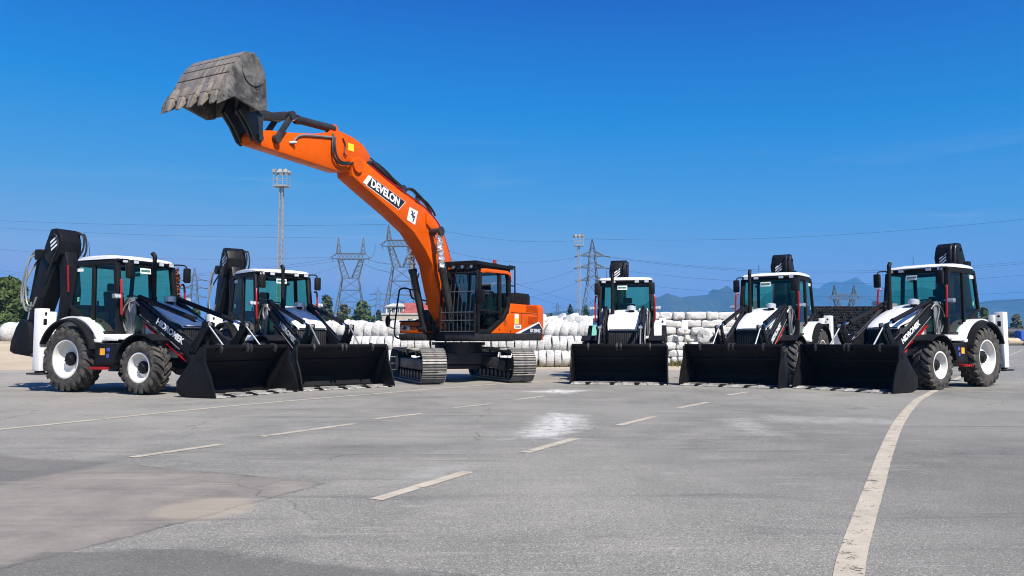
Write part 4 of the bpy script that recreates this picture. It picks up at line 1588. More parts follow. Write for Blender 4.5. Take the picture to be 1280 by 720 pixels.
    for x, z in ((1.65, 1.34), (1.65, 1.62), (1.65, 1.83), (1.58, 2.36), (1.51, 2.86)):
        mb = MB()
        mb.bar((x, .17, z), (x, 1.22, z), .02, .018)
        P(mb, 'guard_crossbar', 'cage_light', cab, 0)
    for y in (.18, 1.22):
        mb = MB()
        mb.tube([(1.64, y, 1.30), (1.65, y, 1.83), (1.50, y, 2.92)], .028, 8, smooth=0)
        for z in (1.5, 2.3):
            mb.bar((1.64 - (z > 2) * .07, y, z), (1.44 - (z > 2) * .04, y, z), .05)
        P(mb, 'guard_post', 'plastic', cab)
    mb = MB()
    z = 3.09
    mb.bar((1.72, .14, z), (1.72, 1.28, z), .06, .08).bar((-.30, .14, z), (-.30, 1.28, z), .06, .08)
    mb.bar((1.72, .14, z), (-.30, .14, z), .06, .08).bar((1.72, 1.28, z), (-.30, 1.28, z), .06, .08)
    for k in range(14):
        x = -.2 + k * .14
        mb.bar((x, .14, z + .02), (x, 1.28, z + .02), .035, .03)
    for x, y in ((1.4, .22), (1.4, 1.2), (-.2, .22), (-.2, 1.2)):
        mb.bar((x, y, 2.98), (x, y, z), .05)
    P(mb, 'roof_guard', 'plastic', cab, 0)
    for k in range(4):
        mb = MB()
        y = .30 + k * .27
        mb.box(1.54, 1.64, y - .06, y + .06, 2.94, 3.04, .015)
        mb.cyl((1.636, y, 2.99), (1.648, y, 2.99), .042, n=14, mi=1)
        P(mb, 'work_light', ['plastic', 'lamp_glass'], cab)
    mb = MB()
    mb.cyl((-.28, .72, 3.12), (-.28, .72, 3.22), .015, n=8).cyl((-.28, .72, 3.20), (-.28, .72, 3.25), .06, n=14).cyl((-.28, .72, 3.25), (-.28, .72, 3.35), .055, .045, n=14, mi=1)
    P(mb, 'beacon', ['plastic', 'beacon'], cab)
    mb = MB()
    mb.tube([(-.72, .95, 2.12), (-.72, .95, 3.12), (-.76, .95, 3.20), (-1.0, .95, 3.20), (-1.05, .95, 3.12), (-1.05, .95, 2.14)], .022, 8, smooth=1)
    mb.tube([(-.72, .95, 2.65), (-1.05, .95, 2.65)], .018, 7)
    P(mb, 'hand_rail', 'plastic')
    mb = MB()
    mb.tube([(1.55, 1.26, 1.5), (1.62, 1.30, 1.5), (1.62, 1.30, 2.2), (1.55, 1.26, 2.2)], .016, 7, smooth=1)
    mb.box(1.60, 1.66, 1.26, 1.50, 2.08, 2.40, .02).bar((1.5, 1.22, 2.25), (1.62, 1.32, 2.25), .03)
    P(mb, 'cab_mirror', 'plastic', cab)
    # rails on the right front
    mb = MB()
    mb.tube([(.40, -1.10, 2.1), (.42, -1.10, 2.22), (1.05, -1.12, 2.26), (1.15, -1.15, 2.50), (1.42, -1.24, 2.50), (1.50, -1.26, 2.30), (1.64, -1.28, 1.42), (1.60, -1.28, 1.22), (1.45, -1.28, 1.16)], .024, 8, smooth=2)
    mb.tube([(1.10, -1.14, 2.50), (.94, -1.14, 2.53), (.72, -1.14, 2.97)], .022, 8, smooth=1)
    mb.tube([(1.56, -1.29, 1.95), (1.72, -1.36, 1.90), (1.76, -1.38, 1.50), (1.58, -1.29, 1.42)], .016, 7, smooth=1)
    P(mb, 'hand_rail', 'plastic')
    mb = MB()
    mb.ball((1.72, -1.44, 1.62), (.03, .09, .16), seg=14)
    P(mb, 'side_mirror', 'plastic')
    mb = MB()
    mb.cyl((.55, -.62, 1.75), (.55, -.62, 2.22), .16, n=20).box(.3, .8, -1.1, -.5, 1.6, 1.78, .03)
    mb.tube([(.9, -.5, 1.5), (1.2, -.42, 1.7), (1.15, -.35, 2.1), (.8, -.3, 2.2), (.5, -.2, 1.9)], .03, 7)
    mb.tube([(1.0, -.45, 1.4), (1.35, -.38, 1.6), (1.3, -.32, 2.0), (.9, -.25, 2.05)], .026, 7)
    mb.tube([(.9, -.3, 1.35), (1.25, -.2, 1.5), (1.2, -.1, 1.9), (.8, -.1, 2.1)], .026, 7)
    mb.box(.35, 1.15, -.49, -.36, 1.34, 2.02, .03).box(.2, .7, -1.15, -.6, 1.65, 1.95, .04)
    mb.cyl((1.0, -.47, 1.5), (1.0, -.30, 1.5), .12, n=14)
    P(mb, 'swivel_hoses', 'hose')

    # ---- boom: cranked box section
    low = [(.30, 1.48), (1.00, 1.40), (1.52, 1.90), (1.74, 2.42), (1.97, 3.03), (2.32, 3.41), (2.82, 3.79), (3.54, 4.11), (4.63, 4.53), (5.20, 4.76)]
    top = [(5.28, 5.16), (4.94, 5.26), (4.64, 5.13), (3.92, 4.87), (3.00, 4.62), (2.35, 4.44), (1.85, 4.22), (1.45, 3.88), (1.07, 3.18), (.62, 2.30), (.20, 1.75)]
    mb = MB()
    mb.prism(low + top, -.28, .16, .012)
    mb.cyl((5.07, -.34, 5.02), (5.07, .22, 5.02), .16, n=22)
    mb.cyl((.36, -.36, 1.64), (.36, .24, 1.64), .19, n=22)
    mb.prism([(1.62, 3.62), (2.32, 4.05), (2.36, 4.34), (2.0, 4.2), (1.56, 3.86)], -.34, .22, .02)
    bo = P(mb, 'boom', 'orange', angle=30)
    mb = MB()
    mb.cyl((2.10, -.62, 3.88), (2.10, .50, 3.88), .085, n=18)
    mb.cyl((2.10, .46, 3.88), (2.10, .52, 3.88), .12, n=18).cyl((2.10, -.64, 3.88), (2.10, -.58, 3.88), .12, n=18)
    P(mb, 'pivot_pin', 'dark_metal', bo)
    mb = MB()
    mb.hexa([(4.64, .161, 4.89), (4.52, .161, 4.86), (4.72, .161, 4.65), (4.84, .161, 4.68), (4.64, .166, 4.89), (4.52, .166, 4.86), (4.72, .166, 4.65), (4.84, .166, 4.68)])
    P(mb, 'sign_flash', 'letter_white', bo, 0)
    bdir = Vector((-1.30, 0, -.372)).normalized()
    mb = MB()
    q = [(4.51, 4.86), (3.22, 4.49), (3.48, 4.27), (4.71, 4.645)]
    mb.hexa([(x, .161, z) for x, z in q] + [(x, .167, z) for x, z in q])
    sg = P(mb, 'name_board', 'letter_black', bo, 0)
    q2 = [(4.54, 4.875), (3.19, 4.49), (3.47, 4.255), (4.74, 4.635)]
    mb = MB()
    mb.hexa([(x, .1605, z) for x, z in q2] + [(x, .164, z) for x, z in q2])
    P(mb, 'board_rim', 'letter_white', bo, 0)
    lettering('board_lettering', 'DEVELON', .265, (4.00, .1685, 4.575), bdir, (0, 1, 0), 'letter_white', sg, bold=.010, depth=.002, spacing=.97)
    mb = MB()
    q = [(3.02, 4.39), (2.67, 4.33), (2.79, 3.98), (3.13, 4.06)]
    mb.hexa([(x, .161, z) for x, z in q] + [(x, .166, z) for x, z in q])
    wb = P(mb, 'hazard_label', 'sticker', bo, 0)
    mb = MB()
    for pts in ([(2.96, 4.30), (2.93, 4.34), (2.86, 4.26), (2.90, 4.22)], [(2.93, 4.22), (2.88, 4.26), (2.83, 4.17), (2.90, 4.12)], [(2.99, 4.21), (2.97, 4.24), (2.89, 4.22), (2.90, 4.19)],
                [(2.86, 4.26), (2.80, 4.30), (2.79, 4.27), (2.85, 4.23)], [(2.82, 4.20), (2.78, 4.19), (2.87, 4.03), (2.91, 4.05)]):
        mb.hexa([(x, .167, z) for x, z in pts] + [(x, .169, z) for x, z in pts])
    P(mb, 'hazard_figure', 'navy', wb, 0)
    # pipes and hoses along the top of the boom
    for k, (y, h) in enumerate(((-.20, .05), (-.12, .06), (.04, .05), (.11, .045))):
        mb = MB()
        mb.tube([(.75, y, 2.62), (1.05, y, 3.26), (1.45, y, 3.92 + h), (1.88, y, 4.26 + h), (2.35, y, 4.47 + h), (3.0, y, 4.65 + h), (3.92, y, 4.90 + h), (4.5, y, 5.10 + h)], .020, 7)
        P(mb, 'hydraulic_pipe', 'red' if k == 3 else 'orange', bo)
    mb = MB()
    mb.tube([(4.45, -.05, 5.16), (4.36, -.04, 5.30), (4.10, 0, 5.26), (3.75, .02, 5.12), (3.45, .03, 4.96), (3.15, .04, 4.85)], .035, 8)
    mb.tube([(3.45, .06, 4.86), (3.12, .08, 4.83), (2.85, .1, 4.87), (2.62, .1, 4.80), (2.35, .1, 4.68), (2.05, .1, 4.54)], .035, 8)
    mb.tube([(3.1, -.02, 4.86), (2.7, 0, 4.88), (2.4, 0, 4.75), (2.1, 0, 4.62), (1.85, .02, 4.42)], .032, 8)
    mb.tube([(2.6, .05, 4.72), (2.3, .12, 4.66), (2.0, .14, 4.48), (1.85, .14, 4.34)], .028, 8)
    P(mb, 'hydraulic_hoses', 'hose', bo)
    for v_ in ((3.10, 3.26, -.06, .12, 4.62, 4.84, .02), (4.42, 4.62, -.18, .06, 5.04, 5.26, .02), (2.52, 2.64, -.05, .12, 4.44, 4.68, .01)):
        mb = MB()
        mb.box(*v_)
        P(mb, 'valve_block', 'dark_metal', bo)
    # ---- arm cylinder on top of the boom
    mb = MB()
    mb.cyl((3.05, -.05, 4.84), (4.35, -.05, 5.30), .085, n=18).cyl((4.35, -.05, 5.30), (4.66, -.05, 5.42), .05, n=14, mi=1).cyl((3.05, -.12, 4.84), (3.05, .02, 4.84), .11, n=16)
    P(mb, 'arm_cylinder', ['dark_metal', 'chrome'])
    # ---- boom lift cylinders, rods sleeved in foil
    for y in (-.52, .40):
        mb = MB()
        mb.cyl((1.34, y, 1.42), (1.90, y, 2.92), .095, n=20).cyl((1.88, y, 2.88), (1.91, y, 2.96), .115, n=20).cyl((1.34, y - .1, 1.42), (1.34, y + .1, 1.42), .12, n=18)
        lc = P(mb, 'boom_cylinder', 'dark_metal')
        mb = MB()
        N, rings = 14, []
        for i in range(26):
            f = i / 25
            c = Vector((1.91 + (2.10 - 1.91) * f, y, 2.96 + (3.84 - 2.96) * f))
            rings.append([mb.bm.verts.new(c + Vector((math.cos(a) * r_, math.sin(a) * r_, 0))) for a, r_ in ((2 * math.pi * k / N, rnd.uniform(.055, .105)) for k in range(N))])
        for A, B in zip(rings, rings[1:]):
            for k in range(N):
                mb.bm.faces.new((A[k], A[(k + 1) % N], B[(k + 1) % N], B[k]))
        P(mb, 'foil_sleeve', 'foil', lc, 12)

    # ---- arm
    mb = MB()
    mb.prism([(8.12, 4.99), (8.05, 4.87), (7.8, 4.86), (7.03, 4.84), (5.60, 4.80), (5.20, 4.86), (4.86, 5.10), (4.56, 5.22), (4.50, 5.36), (4.76, 5.56), (5.12, 5.66), (5.60, 5.70), (5.78, 5.64), (6.36, 5.46), (7.05, 5.32), (7.69, 5.22), (8.06, 5.11)], -.22, .10, .012)
    mb.cyl((8.02, -.24, 4.98), (8.02, .12, 4.98), .10, n=18)
    mb.prism([(5.50, 5.64), (5.52, 5.80), (5.62, 5.86), (5.72, 5.80), (5.86, 5.58)], -.12, -.09, .006)
    mb.prism([(5.50, 5.64), (5.52, 5.80), (5.62, 5.86), (5.72, 5.80), (5.86, 5.58)], -.03, .0, .006)
    ar = P(mb, 'arm', 'orange', angle=30)
    mb = MB()
    mb.tube([(7.05, .14, 5.10), (6.98, .13, 5.20), (6.80, .12, 5.32), (6.3, .12, 5.42), (5.8, .12, 5.50)], .022, 7)
    mb.cyl((7.12, .10, 5.10), (7.00, .17, 5.12), .03, n=10)
    P(mb, 'arm_pipe', 'grey', ar)
    mb = MB()
    mb.tube([(5.82, .12, 5.58), (5.88, .16, 5.30), (5.84, .17, 5.06), (5.66, .18, 4.96), (5.42, .18, 4.98), (5.22, .18, 5.06)], .026, 7)
    mb.tube([(5.76, .12, 5.52), (5.80, .16, 5.28), (5.74, .17, 5.08), (5.58, .18, 5.0), (5.36, .18, 5.04)], .022, 7)
    mb.tube([(5.5, .12, 5.56), (5.42, .13, 5.40), (5.46, .13, 5.22), (5.38, .13, 5.18)], .014, 6)
    P(mb, 'arm_hoses', 'hose', ar)
    mb = MB()
    mb.box(5.10, 5.30, .101, .104, 5.34, 5.50)
    P(mb, 'warning_label', 'sticker_yellow', ar, 0)
    # ---- bucket linkage
    mb = MB()
    mb.cyl((5.62, -.06, 5.76), (6.72, -.06, 5.69), .085, n=18).cyl((6.70, -.06, 5.69), (6.78, -.06, 5.685), .10, n=18).cyl((6.76, -.06, 5.685), (7.06, -.06, 5.66), .05, n=14, mi=1)
    P(mb, 'bucket_cylinder', ['dark_metal', 'chrome'])
    for y in (-.26, .15):
        mb = MB()
        mb.bar((7.12, y, 5.64), (7.52, y, 5.08), .05, .12, (0, 0, 1), bev=.01)
        mb.cyl((7.52, y - .05, 5.08), (7.52, y + .05, 5.08), .085, n=16).cyl((7.12, y - .05, 5.65), (7.12, y + .05, 5.65), .09, n=16)
        P(mb, 'swing_link', 'dark_metal')
    mb = MB()
    mb.prism([(7.02, 5.66), (7.16, 5.74), (7.55, 5.62), (8.0, 5.62), (8.12, 5.52), (8.02, 5.38), (7.60, 5.46), (7.20, 5.54)], -.17, .06, .02)
    P(mb, 'push_link', 'dark_metal')
    # ---- the bucket, mouth down and teeth forward
    W0, W1 = -.72, .62
    shell = [(9.26, 5.60), (9.17, 5.84), (9.06, 6.04), (8.94, 6.20), (8.78, 6.34), (8.62, 6.39), (8.48, 6.32), (8.37, 6.17), (8.30, 6.00), (8.27, 5.75), (8.27, 5.42)]
    mb = MB()
    mb.shell(list(reversed(shell)), -.03, W0 + .02, W1 - .02)
    bk = P(mb, 'bucket', 'bucket_steel', angle=40)
    for y0, y1 in ((W0, W0 + .035), (W1 - .035, W1)):
        mb = MB()
        mb.prism(shell + [(8.46, 5.34), (8.80, 5.40), (9.04, 5.45)], y0, y1, .004)
        P(mb, 'side_plate', 'bucket_side', bk)
        yy = y1 if y1 == W1 else y0
        s = 1 if y1 == W1 else -1
        mb = MB()
        A, B = sorted((yy, yy + s * .022))
        mb.prism([(9.30, 5.56), (9.20, 5.80), (8.98, 5.76), (8.60, 5.60), (8.28, 5.62), (8.27, 5.40), (8.47, 5.33), (9.03, 5.44), (9.12, 5.46)], A, B, .005)
        mb.cyl((8.62, A, 6.02), (8.62, B, 6.02), .26, n=26)
        P(mb, 'side_wear_plate', 'bucket_side', bk)
        mb = MB()
        A, B = sorted((yy + s * .022, yy + s * .06))
        mb.prism([(9.32, 5.58), (9.22, 5.62), (9.05, 5.46), (9.20, 5.36), (9.46, 5.20), (9.44, 5.36)], A, B, .006)
        for x, z in ((9.22, 5.52), (9.22, 5.42), (9.33, 5.40)):
            mb.cyl((x, A - .01, z), (x, B + .012, z), .028, n=8)
        P(mb, 'side_cutter', 'bucket_side', bk)
    # wear strips across the back of the shell
    for (a, b) in ((0.06, .96), (1.06, 1.96), (2.06, 2.96), (3.06, 3.96)):
        def at(t):
            i = int(t)
            p0, p1 = Vector(shell[i]), Vector(shell[i + 1])
            return p0 + (p1 - p0) * (t - i)
        p0, p1 = at(a), at(b)
        d = (p1 - p0).normalized()
        nrm = Vector((-d.y, d.x))
        if nrm.x < 0:
            nrm = -nrm
        mb = MB()
        o0 = nrm * .002
        o1 = nrm * .024
        mb.hexa([(*(p0 + o0), W0)[0:1] + (W0 + .01,) + ((p0 + o0).y,), ((p1 + o0).x, W0 + .01, (p1 + o0).y), ((p1 + o0).x, W1 - .01, (p1 + o0).y), ((p0 + o0).x, W1 - .01, (p0 + o0).y),
                 ((p0 + o1).x, W0 + .01, (p0 + o1).y), ((p1 + o1).x, W0 + .01, (p1 + o1).y), ((p1 + o1).x, W1 - .01, (p1 + o1).y), ((p0 + o1).x, W1 - .01, (p0 + o1).y)], .004)
        P(mb, 'wear_strip', 'bucket_steel', bk)
    mb = MB()
    mb.hexa([(9.36, W0, 5.44), (9.36, W1, 5.44), (9.28, W1, 5.64), (9.28, W0, 5.64), (9.30, W0, 5.42), (9.30, W1, 5.42), (9.20, W1, 5.60), (9.20, W0, 5.60)], .004)
    P(mb, 'lip', 'bucket_steel', bk)
    for k in range(5):
        y = W0 + .10 + k * (W1 - W0 - .20) / 4
        mb = MB()
        a = Vector((9.22, 5.66))
        b = Vector((9.45, 5.25))
        n_ = Vector((b - a).normalized().yx) * Vector((1, -1))
        n_ = Vector((-(b - a).normalized().y, (b - a).normalized().x))
        def pt(f, off, yy):
            q_ = a + (b - a) * f + n_ * off
            return (q_.x, yy, q_.y)
        mb.hexa([pt(0, -.05, y - .09), pt(0, -.05, y + .09), pt(0, .06, y + .09), pt(0, .06, y - .09),
                 pt(.5, -.07, y - .085), pt(.5, -.07, y + .085), pt(.5, .075, y + .085), pt(.5, .075, y - .085)], .008)
        mb.hexa([pt(.5, -.06, y - .075), pt(.5, -.06, y + .075), pt(.5, .065, y + .075), pt(.5, .065, y - .075),
                 pt(1.06, -.012, y - .045), pt(1.06, -.012, y + .045), pt(1.06, .02, y + .045), pt(1.06, .02, y - .045)], .006)
        P(mb, 'tooth', 'bucket_steel', bk)
    for y in (-.30, -.20, .08, .18):
        mb = MB()
        mb.prism([(8.28, 5.72), (8.26, 5.40), (8.02, 5.56), (7.92, 5.48), (7.94, 5.20), (7.92, 4.95), (8.01, 4.87), (8.12, 4.92), (8.30, 5.18), (8.52, 5.4), (8.36, 5.72)], y - .025, y + .025, .006)
        P(mb, 'bucket_ear', 'dark_metal', bk)
    for x, z, r_ in ((8.04, 5.50, .06), (8.02, 4.98, .065)):
        mb = MB()
        mb.cyl((x, -.36, z), (x, .25, z), r_, n=14)
        P(mb, 'hinge_pin', 'dark_metal', bk)
    root.location = (*EXC_AT, 0)
    root.rotation_euler = (0, 0, R(EXC_YAW))
    return root


tag(make_excavator(), 'orange crawler excavator with its boom raised and toothed bucket high in the sky', 'excavator')

# ================================================================== BALES, COILS, PIPES
def coil_mesh(r, t, seed):
    rr = random.Random(seed)
    mb = MB()
    h = t / 2
    mb.lathe([(r * .30, -h * .90), (r * .84, -h * 1.0), (r * .945, -h * .95), (r * .985, -h * .76), (r, -h * .2), (r * 1.0, h * .3), (r * .982, h * .78), (r * .94, h * .95), (r * .84, h), (r * .30, h * .90)], (0, 0, 0), (1, 0, 0), 22, closed=False)
    mb.lathe([(0, -h * .84), (r * .30, -h * .86)], (0, 0, 0), (1, 0, 0), 22, closed=False)
    mb.lathe([(r * .30, h * .88), (0, h * .86)], (0, 0, 0), (1, 0, 0), 22, closed=False)
    bmesh.ops.remove_doubles(mb.bm, verts=mb.bm.verts, dist=.0008)
    ph = [rr.uniform(0, 6.3) for _ in range(4)]
    for v in mb.bm.verts:
        a = math.atan2(v.co.z, v.co.y)
        k = 1 + .018 * math.sin(3 * a + ph[0]) + .012 * math.sin(7 * a + ph[1]) + rr.uniform(-.008, .008)
        v.co.y *= k
        v.co.z *= k - (.03 if v.co.z < 0 else 0)
        v.co.x += .02 * math.sin(2 * a + ph[2])
    return mb


COILS = []
for k in range(4):
    o = coil_mesh(.36, .312, k).build('wrapped_coil', 'wrap', None, 60)
    COILS.append(o.data)
    bpy.data.objects.remove(o)
BIGCOILS = []
for k in range(3):
    o = coil_mesh(.41, .36, 20 + k).build('wrapped_coil', 'wrap', None, 60)
    BIGCOILS.append(o.data)
    bpy.data.objects.remove(o)


def place(me_, name, loc, rot, label, cat, group, scale=1.0):
    o = link(name, me_)
    o.location = loc
    o.rotation_euler = rot
    o.scale = (scale,) * 3 if not hasattr(scale, '__len__') else scale
    tag(o, label, cat, group)
    return o


rb = random.Random(11)
ORD = 'first second third fourth fifth sixth seventh eighth ninth tenth eleventh twelfth thirteenth fourteenth fifteenth sixteenth seventeenth eighteenth nineteenth'.split()


def ordinal(n):
    if n <= 19:
        return ORD[n - 1]
    t_ = {2: ('twentieth', 'twenty'), 3: ('thirtieth', 'thirty'), 4: ('fortieth', 'forty'), 5: ('fiftieth', 'fifty')}[n // 10]
    return t_[0] if n % 10 == 0 else t_[1] + '-' + ORD[n % 10 - 1]


def coil_row(x0, x1, lo, hi, meshes, pos, rot, scale, label, group):
    """a row of coils laid from the square-bale wall outwards"""
    x, k = x1, 1
    while x > x0:
        place(rb.choice(meshes), 'wrapped_coil', (x, *pos()), rot(), label % ordinal(k), 'coil', group, scale())
        x -= rb.uniform(lo, hi)
        k += 1


U = rb.uniform
coil_row(-8.9, 5.2, .315, .335, COILS, lambda: (34.2 + U(-.05, .05), .345 + U(-.012, .012)), lambda: (U(0, 6.28), U(-.05, .05), U(-.07, .07)), lambda: U(.96, 1.03),
         'white wrapped coil in the lowest row, %s from the square-bale wall', 'coils of the lowest row')
coil_row(-9.1, 5.1, .315, .335, COILS, lambda: (34.42 + U(-.05, .05), .95 + U(-.015, .015)), lambda: (U(0, 6.28), U(-.06, .06), U(-.08, .08)), lambda: U(.96, 1.03),
         'white wrapped coil in the second row up, %s from the square-bale wall', 'coils of the second row')
coil_row(-9.2, 5.2, .30, .40, BIGCOILS, lambda: (34.95 + U(-.08, .08), 1.54 + U(-.04, .04)), lambda: (U(0, 6.28), U(.16, .36), U(-.45, -.15)), lambda: U(.92, 1.08),
         'slumped white coil leaning in the third row, %s from the square-bale wall', 'leaning coils of the third row')
coil_row(-9.3, 5.2, .36, .52, BIGCOILS, lambda: (35.55 + U(-.15, .15), 1.70 + U(-.06, .06)), lambda: (U(0, 6.28), U(.9, 1.5), U(-.8, .3)), lambda: U(.9, 1.1),
         'white coil behind the leaning third row, %s from the square-bale wall', 'coils behind the third row')
coil_row(-2.6, 5.4, .36, .55, BIGCOILS, lambda: (35.9 + U(-.25, .25), 2.0 + U(-.10, .10)), lambda: (U(0, 6.28), U(.8, 1.5), U(-.8, .6)), lambda: U(.9, 1.12),
         'crumpled white coil on top of the heap, %s from the square-bale wall', 'coils on top of the heap')


def sack_mesh(l, d, h, seed):
    """puffy rectangular bale"""
    rr = random.Random(seed)
    mb = MB()
    g = bmesh.ops.create_cube(mb.bm, size=2)
    bmesh.ops.subdivide_edges(mb.bm, edges=mb.bm.edges, cuts=5, use_grid_fill=True)
    ph = [rr.uniform(0, 6.3) for _ in range(6)]
    for v in mb.bm.verts:
        p = v.co.copy()
        n = (abs(p.x) ** 9 + abs(p.y) ** 6 + abs(p.z) ** 5) ** (1 / 6.8)
        p = p / max(n, .001)
        w_ = 1 + .06 * math.sin(p.x * 4 + ph[0]) * math.sin(p.z * 3 + ph[1]) + .035 * math.sin(p.x * 9 + p.y * 5 + ph[2])
        v.co = Vector((p.x * l / 2 * (1 + .03 * math.sin(p.z * 4 + ph[3])), p.y * d / 2 * w_, p.z * h / 2 * w_))
    return mb


SACKS = []
for k, l in enumerate((.55, .62, .80, .95, 1.15)):
    o = sack_mesh(l, .95, .36, k).build('wrapped_bale', 'wrap_sack', None, 60)
    SACKS.append((l, o.data))
    bpy.data.objects.remove(o)
names = ['lowest', 'second', 'third', 'fourth', 'fifth', 'sixth', 'top']
for k in range(7):
    x = 5.35 + rb.uniform(-.1, .1)
    num = 0
    xe = 11.6 if k < 6 else 9.3
    while x < xe:
        l, me_ = rb.choice(SACKS)
        num += 1
        if k == 3 and 8.0 < x < 8.5:
            place(COILS[0], 'wrapped_roll', (x + .28, 35.45, .19 + k * .335 + .10), (.2, 0, R(62)), 'single white roll showing its grey round end among the square white bales', 'roll', None, (1.3, .92, .92))
            x += .62
            continue
        place(me_, 'wrapped_bale', (x + l / 2, 36 + rb.uniform(-.10, .10), .19 + k * .335 + rb.uniform(-.01, .01)),
              (rb.uniform(-.03, .03), rb.uniform(-.035, .035), rb.uniform(-.07, .07) + (math.pi if rb.random() < .5 else 0)),
              'white bale, %s from the coils in the %s layer of the bale wall' % (ordinal(num), names[k]), 'bale', 'bales of the %s layer' % names[k], (1, 1, rb.uniform(.95, 1.0)))
        x += l * .985
for i, (x, y, z, l) in enumerate(((22.9, 55, .38, 3), (24.1, 55.2, .38, 2), (25.2, 54.8, .38, 3), (22.9, 55.3, 1.13, 2), (26.4, 55.1, .38, 1), (24.4, 54.9, 1.13, 4))):
    place(SACKS[l][1], 'wrapped_bale', (x, y, z), (0, 0, rb.uniform(-.3, .3)), 'loose white bale before the dark pipe pile, %s' % ['lowest beside the stabiliser leg', 'on the ground, next to the end one', 'on the ground, third along', 'stacked beside the stabiliser leg', 'lowest and farthest from the stabiliser leg', 'on top, the longer of two'][i], 'bale', 'bales by the pipe pile', (1.2, 1.3, 2.1))

# the long roll by the tree, on the dirt bank
mb = MB()
prof = []
for i in range(27):
    f = i / 26
    x = -1.75 + 3.5 * f
    e = min(1, min(f, 1 - f) / .11)
    prof.append((.60 * math.sqrt(1 - (1 - e) ** 2) * (1 + .02 * math.sin(i * 1.9)) * (.975 if i % 4 == 2 else 1), x))
mb.lathe(prof, (0, 0, 0), (1, 0, 0), 24, closed=False)
for v in mb.bm.verts:
    if v.co.z < -.5:
        v.co.z = -.5 - (v.co.z + .5) * -.3
ob = mb.build('wrapped_roll', 'wrap', None, 70)
ob.location = (-27.6, 46, ground_z(-27.6, 46) + .54)
ob.rotation_euler = (0, 0, R(12))
tag(ob, 'long white wrapped roll lying on the dirt bank under the leafy tree', 'roll')

# two small white boards on posts in front of the bales
for (x, y, zb, zt, lab) in ((7.63, 35.15, 1.58, 2.0, 'small white board on a thin post before the square-bale wall, nearer the coils'), (9.30, 35.2, 1.60, 1.98, 'small white board on a thin post before the square-bale wall, nearer the pipe pile')):
    root = empty('sign_post', (x, y, 0))
    mb = MB()
    mb.cyl((0, 0, 0), (0, 0, zt - .05), .022, n=8)
    mb.build('post', 'galv', root)
    mb = MB()
    mb.box(-.13, .13, -.04, -.022, zb, zt, .004)
    mb.build('board', 'sticker', root)
    tag(root, lab, 'sign')

# pipe pile seen end-on: hundreds of pipes two pixels wide
mb = MB()
rp = random.Random(5)
Rp, pit = .105, .222
for j in range(19):
    z = Rp + j * pit * .87
    for i in range(34):
        x = 21.9 + i * pit + (pit / 2 if j % 2 else 0)
        topz = 3.75 + .32 * sstep(24.6, 23.2, x) + .16 * math.sin(x * 2.1) + .10 * math.sin(x * 5.3) - 1.2 * sstep(28.6, 29.6, x) - .5 * sstep(22.6, 21.9, x)
        if z > topz:
            continue
        y = 60 + rp.uniform(-.25, .1)
        n = 8
        rings = []
        for r_, yy in ((Rp, y + 2.2), (Rp, y), (Rp * .80, y), (Rp * .78, y + .30)):
            rings.append([mb.bm.verts.new((x + r_ * math.cos(2 * math.pi * k / n), yy, z + r_ * math.sin(2 * math.pi * k / n))) for k in range(n)])
        for q, (A, B) in enumerate(zip(rings, rings[1:])):
            for k in range(n):
                mb.bm.faces.new((A[k], A[(k + 1) % n], B[(k + 1) % n], B[k])).material_index = 0
        mb.bm.faces.new(rings[-1]).material_index = 1 if rp.random() < .35 else 0
tag(mb.build('pipe_pile', ['pipe_black', 'pipe_tan'], None, 0, fix=False), 'tall dark pile of black pipes seen end-on', 'pipe pile', None, 'stuff')

for (x, y, z, r, l, m_, nm, lab) in ((106.9, 170, .80, .80, 3.4, 'pipe_tan', 'large_pipe', 'short tan pipe lying on the far asphalt beside the blue cover'),
                                    (108.2, 173.5, .95, .95, 8, 'pipe_black', 'large_pipe', 'black pipe lying behind the tan one, lower of the far black pipes'),
                                    (109.4, 174, 2.8, .95, 8, 'pipe_black', 'large_pipe', 'black pipe stacked uppermost beyond the tan one')):
    mb = MB()
    mb.lathe([(r, -l / 2), (r, l / 2), (r * .86, l / 2), (r * .86, -l / 2)], (0, 0, 0), (1, .12, 0), 28)
    ob = mb.build(nm, m_, None, 40)
    ob.location = (x, y, z)
    tag(ob, lab, 'pipe', None if m_ == 'pipe_tan' else 'far black pipes')
mb = MB()
g = bmesh.ops.create_cube(mb.bm, size=2)
bmesh.ops.subdivide_edges(mb.bm, edges=mb.bm.edges, cuts=6, use_grid_fill=True)
for v in mb.bm.verts:
    v.co = Vector((v.co.x * 2.2, v.co.y * 1.2, v.co.z * 1.0 + .12 * math.sin(v.co.x * 5 + v.co.y * 3) * (v.co.z > 0)))
ob = mb.build('covered_stack', 'tarp_blue', None, 50)
ob.location = (110.4, 170.5, 2.1)
tag(ob, 'blue covered stack at the edge of the far pipes', 'covered stack')
mb = MB()
mb.box(108.9, 112.6, 169.5, 171.6, 0, 1.1, .05)
tag(mb.build('pallet_stack', 'wood', None), 'low brown pallet stack under the blue cover', 'pallets')


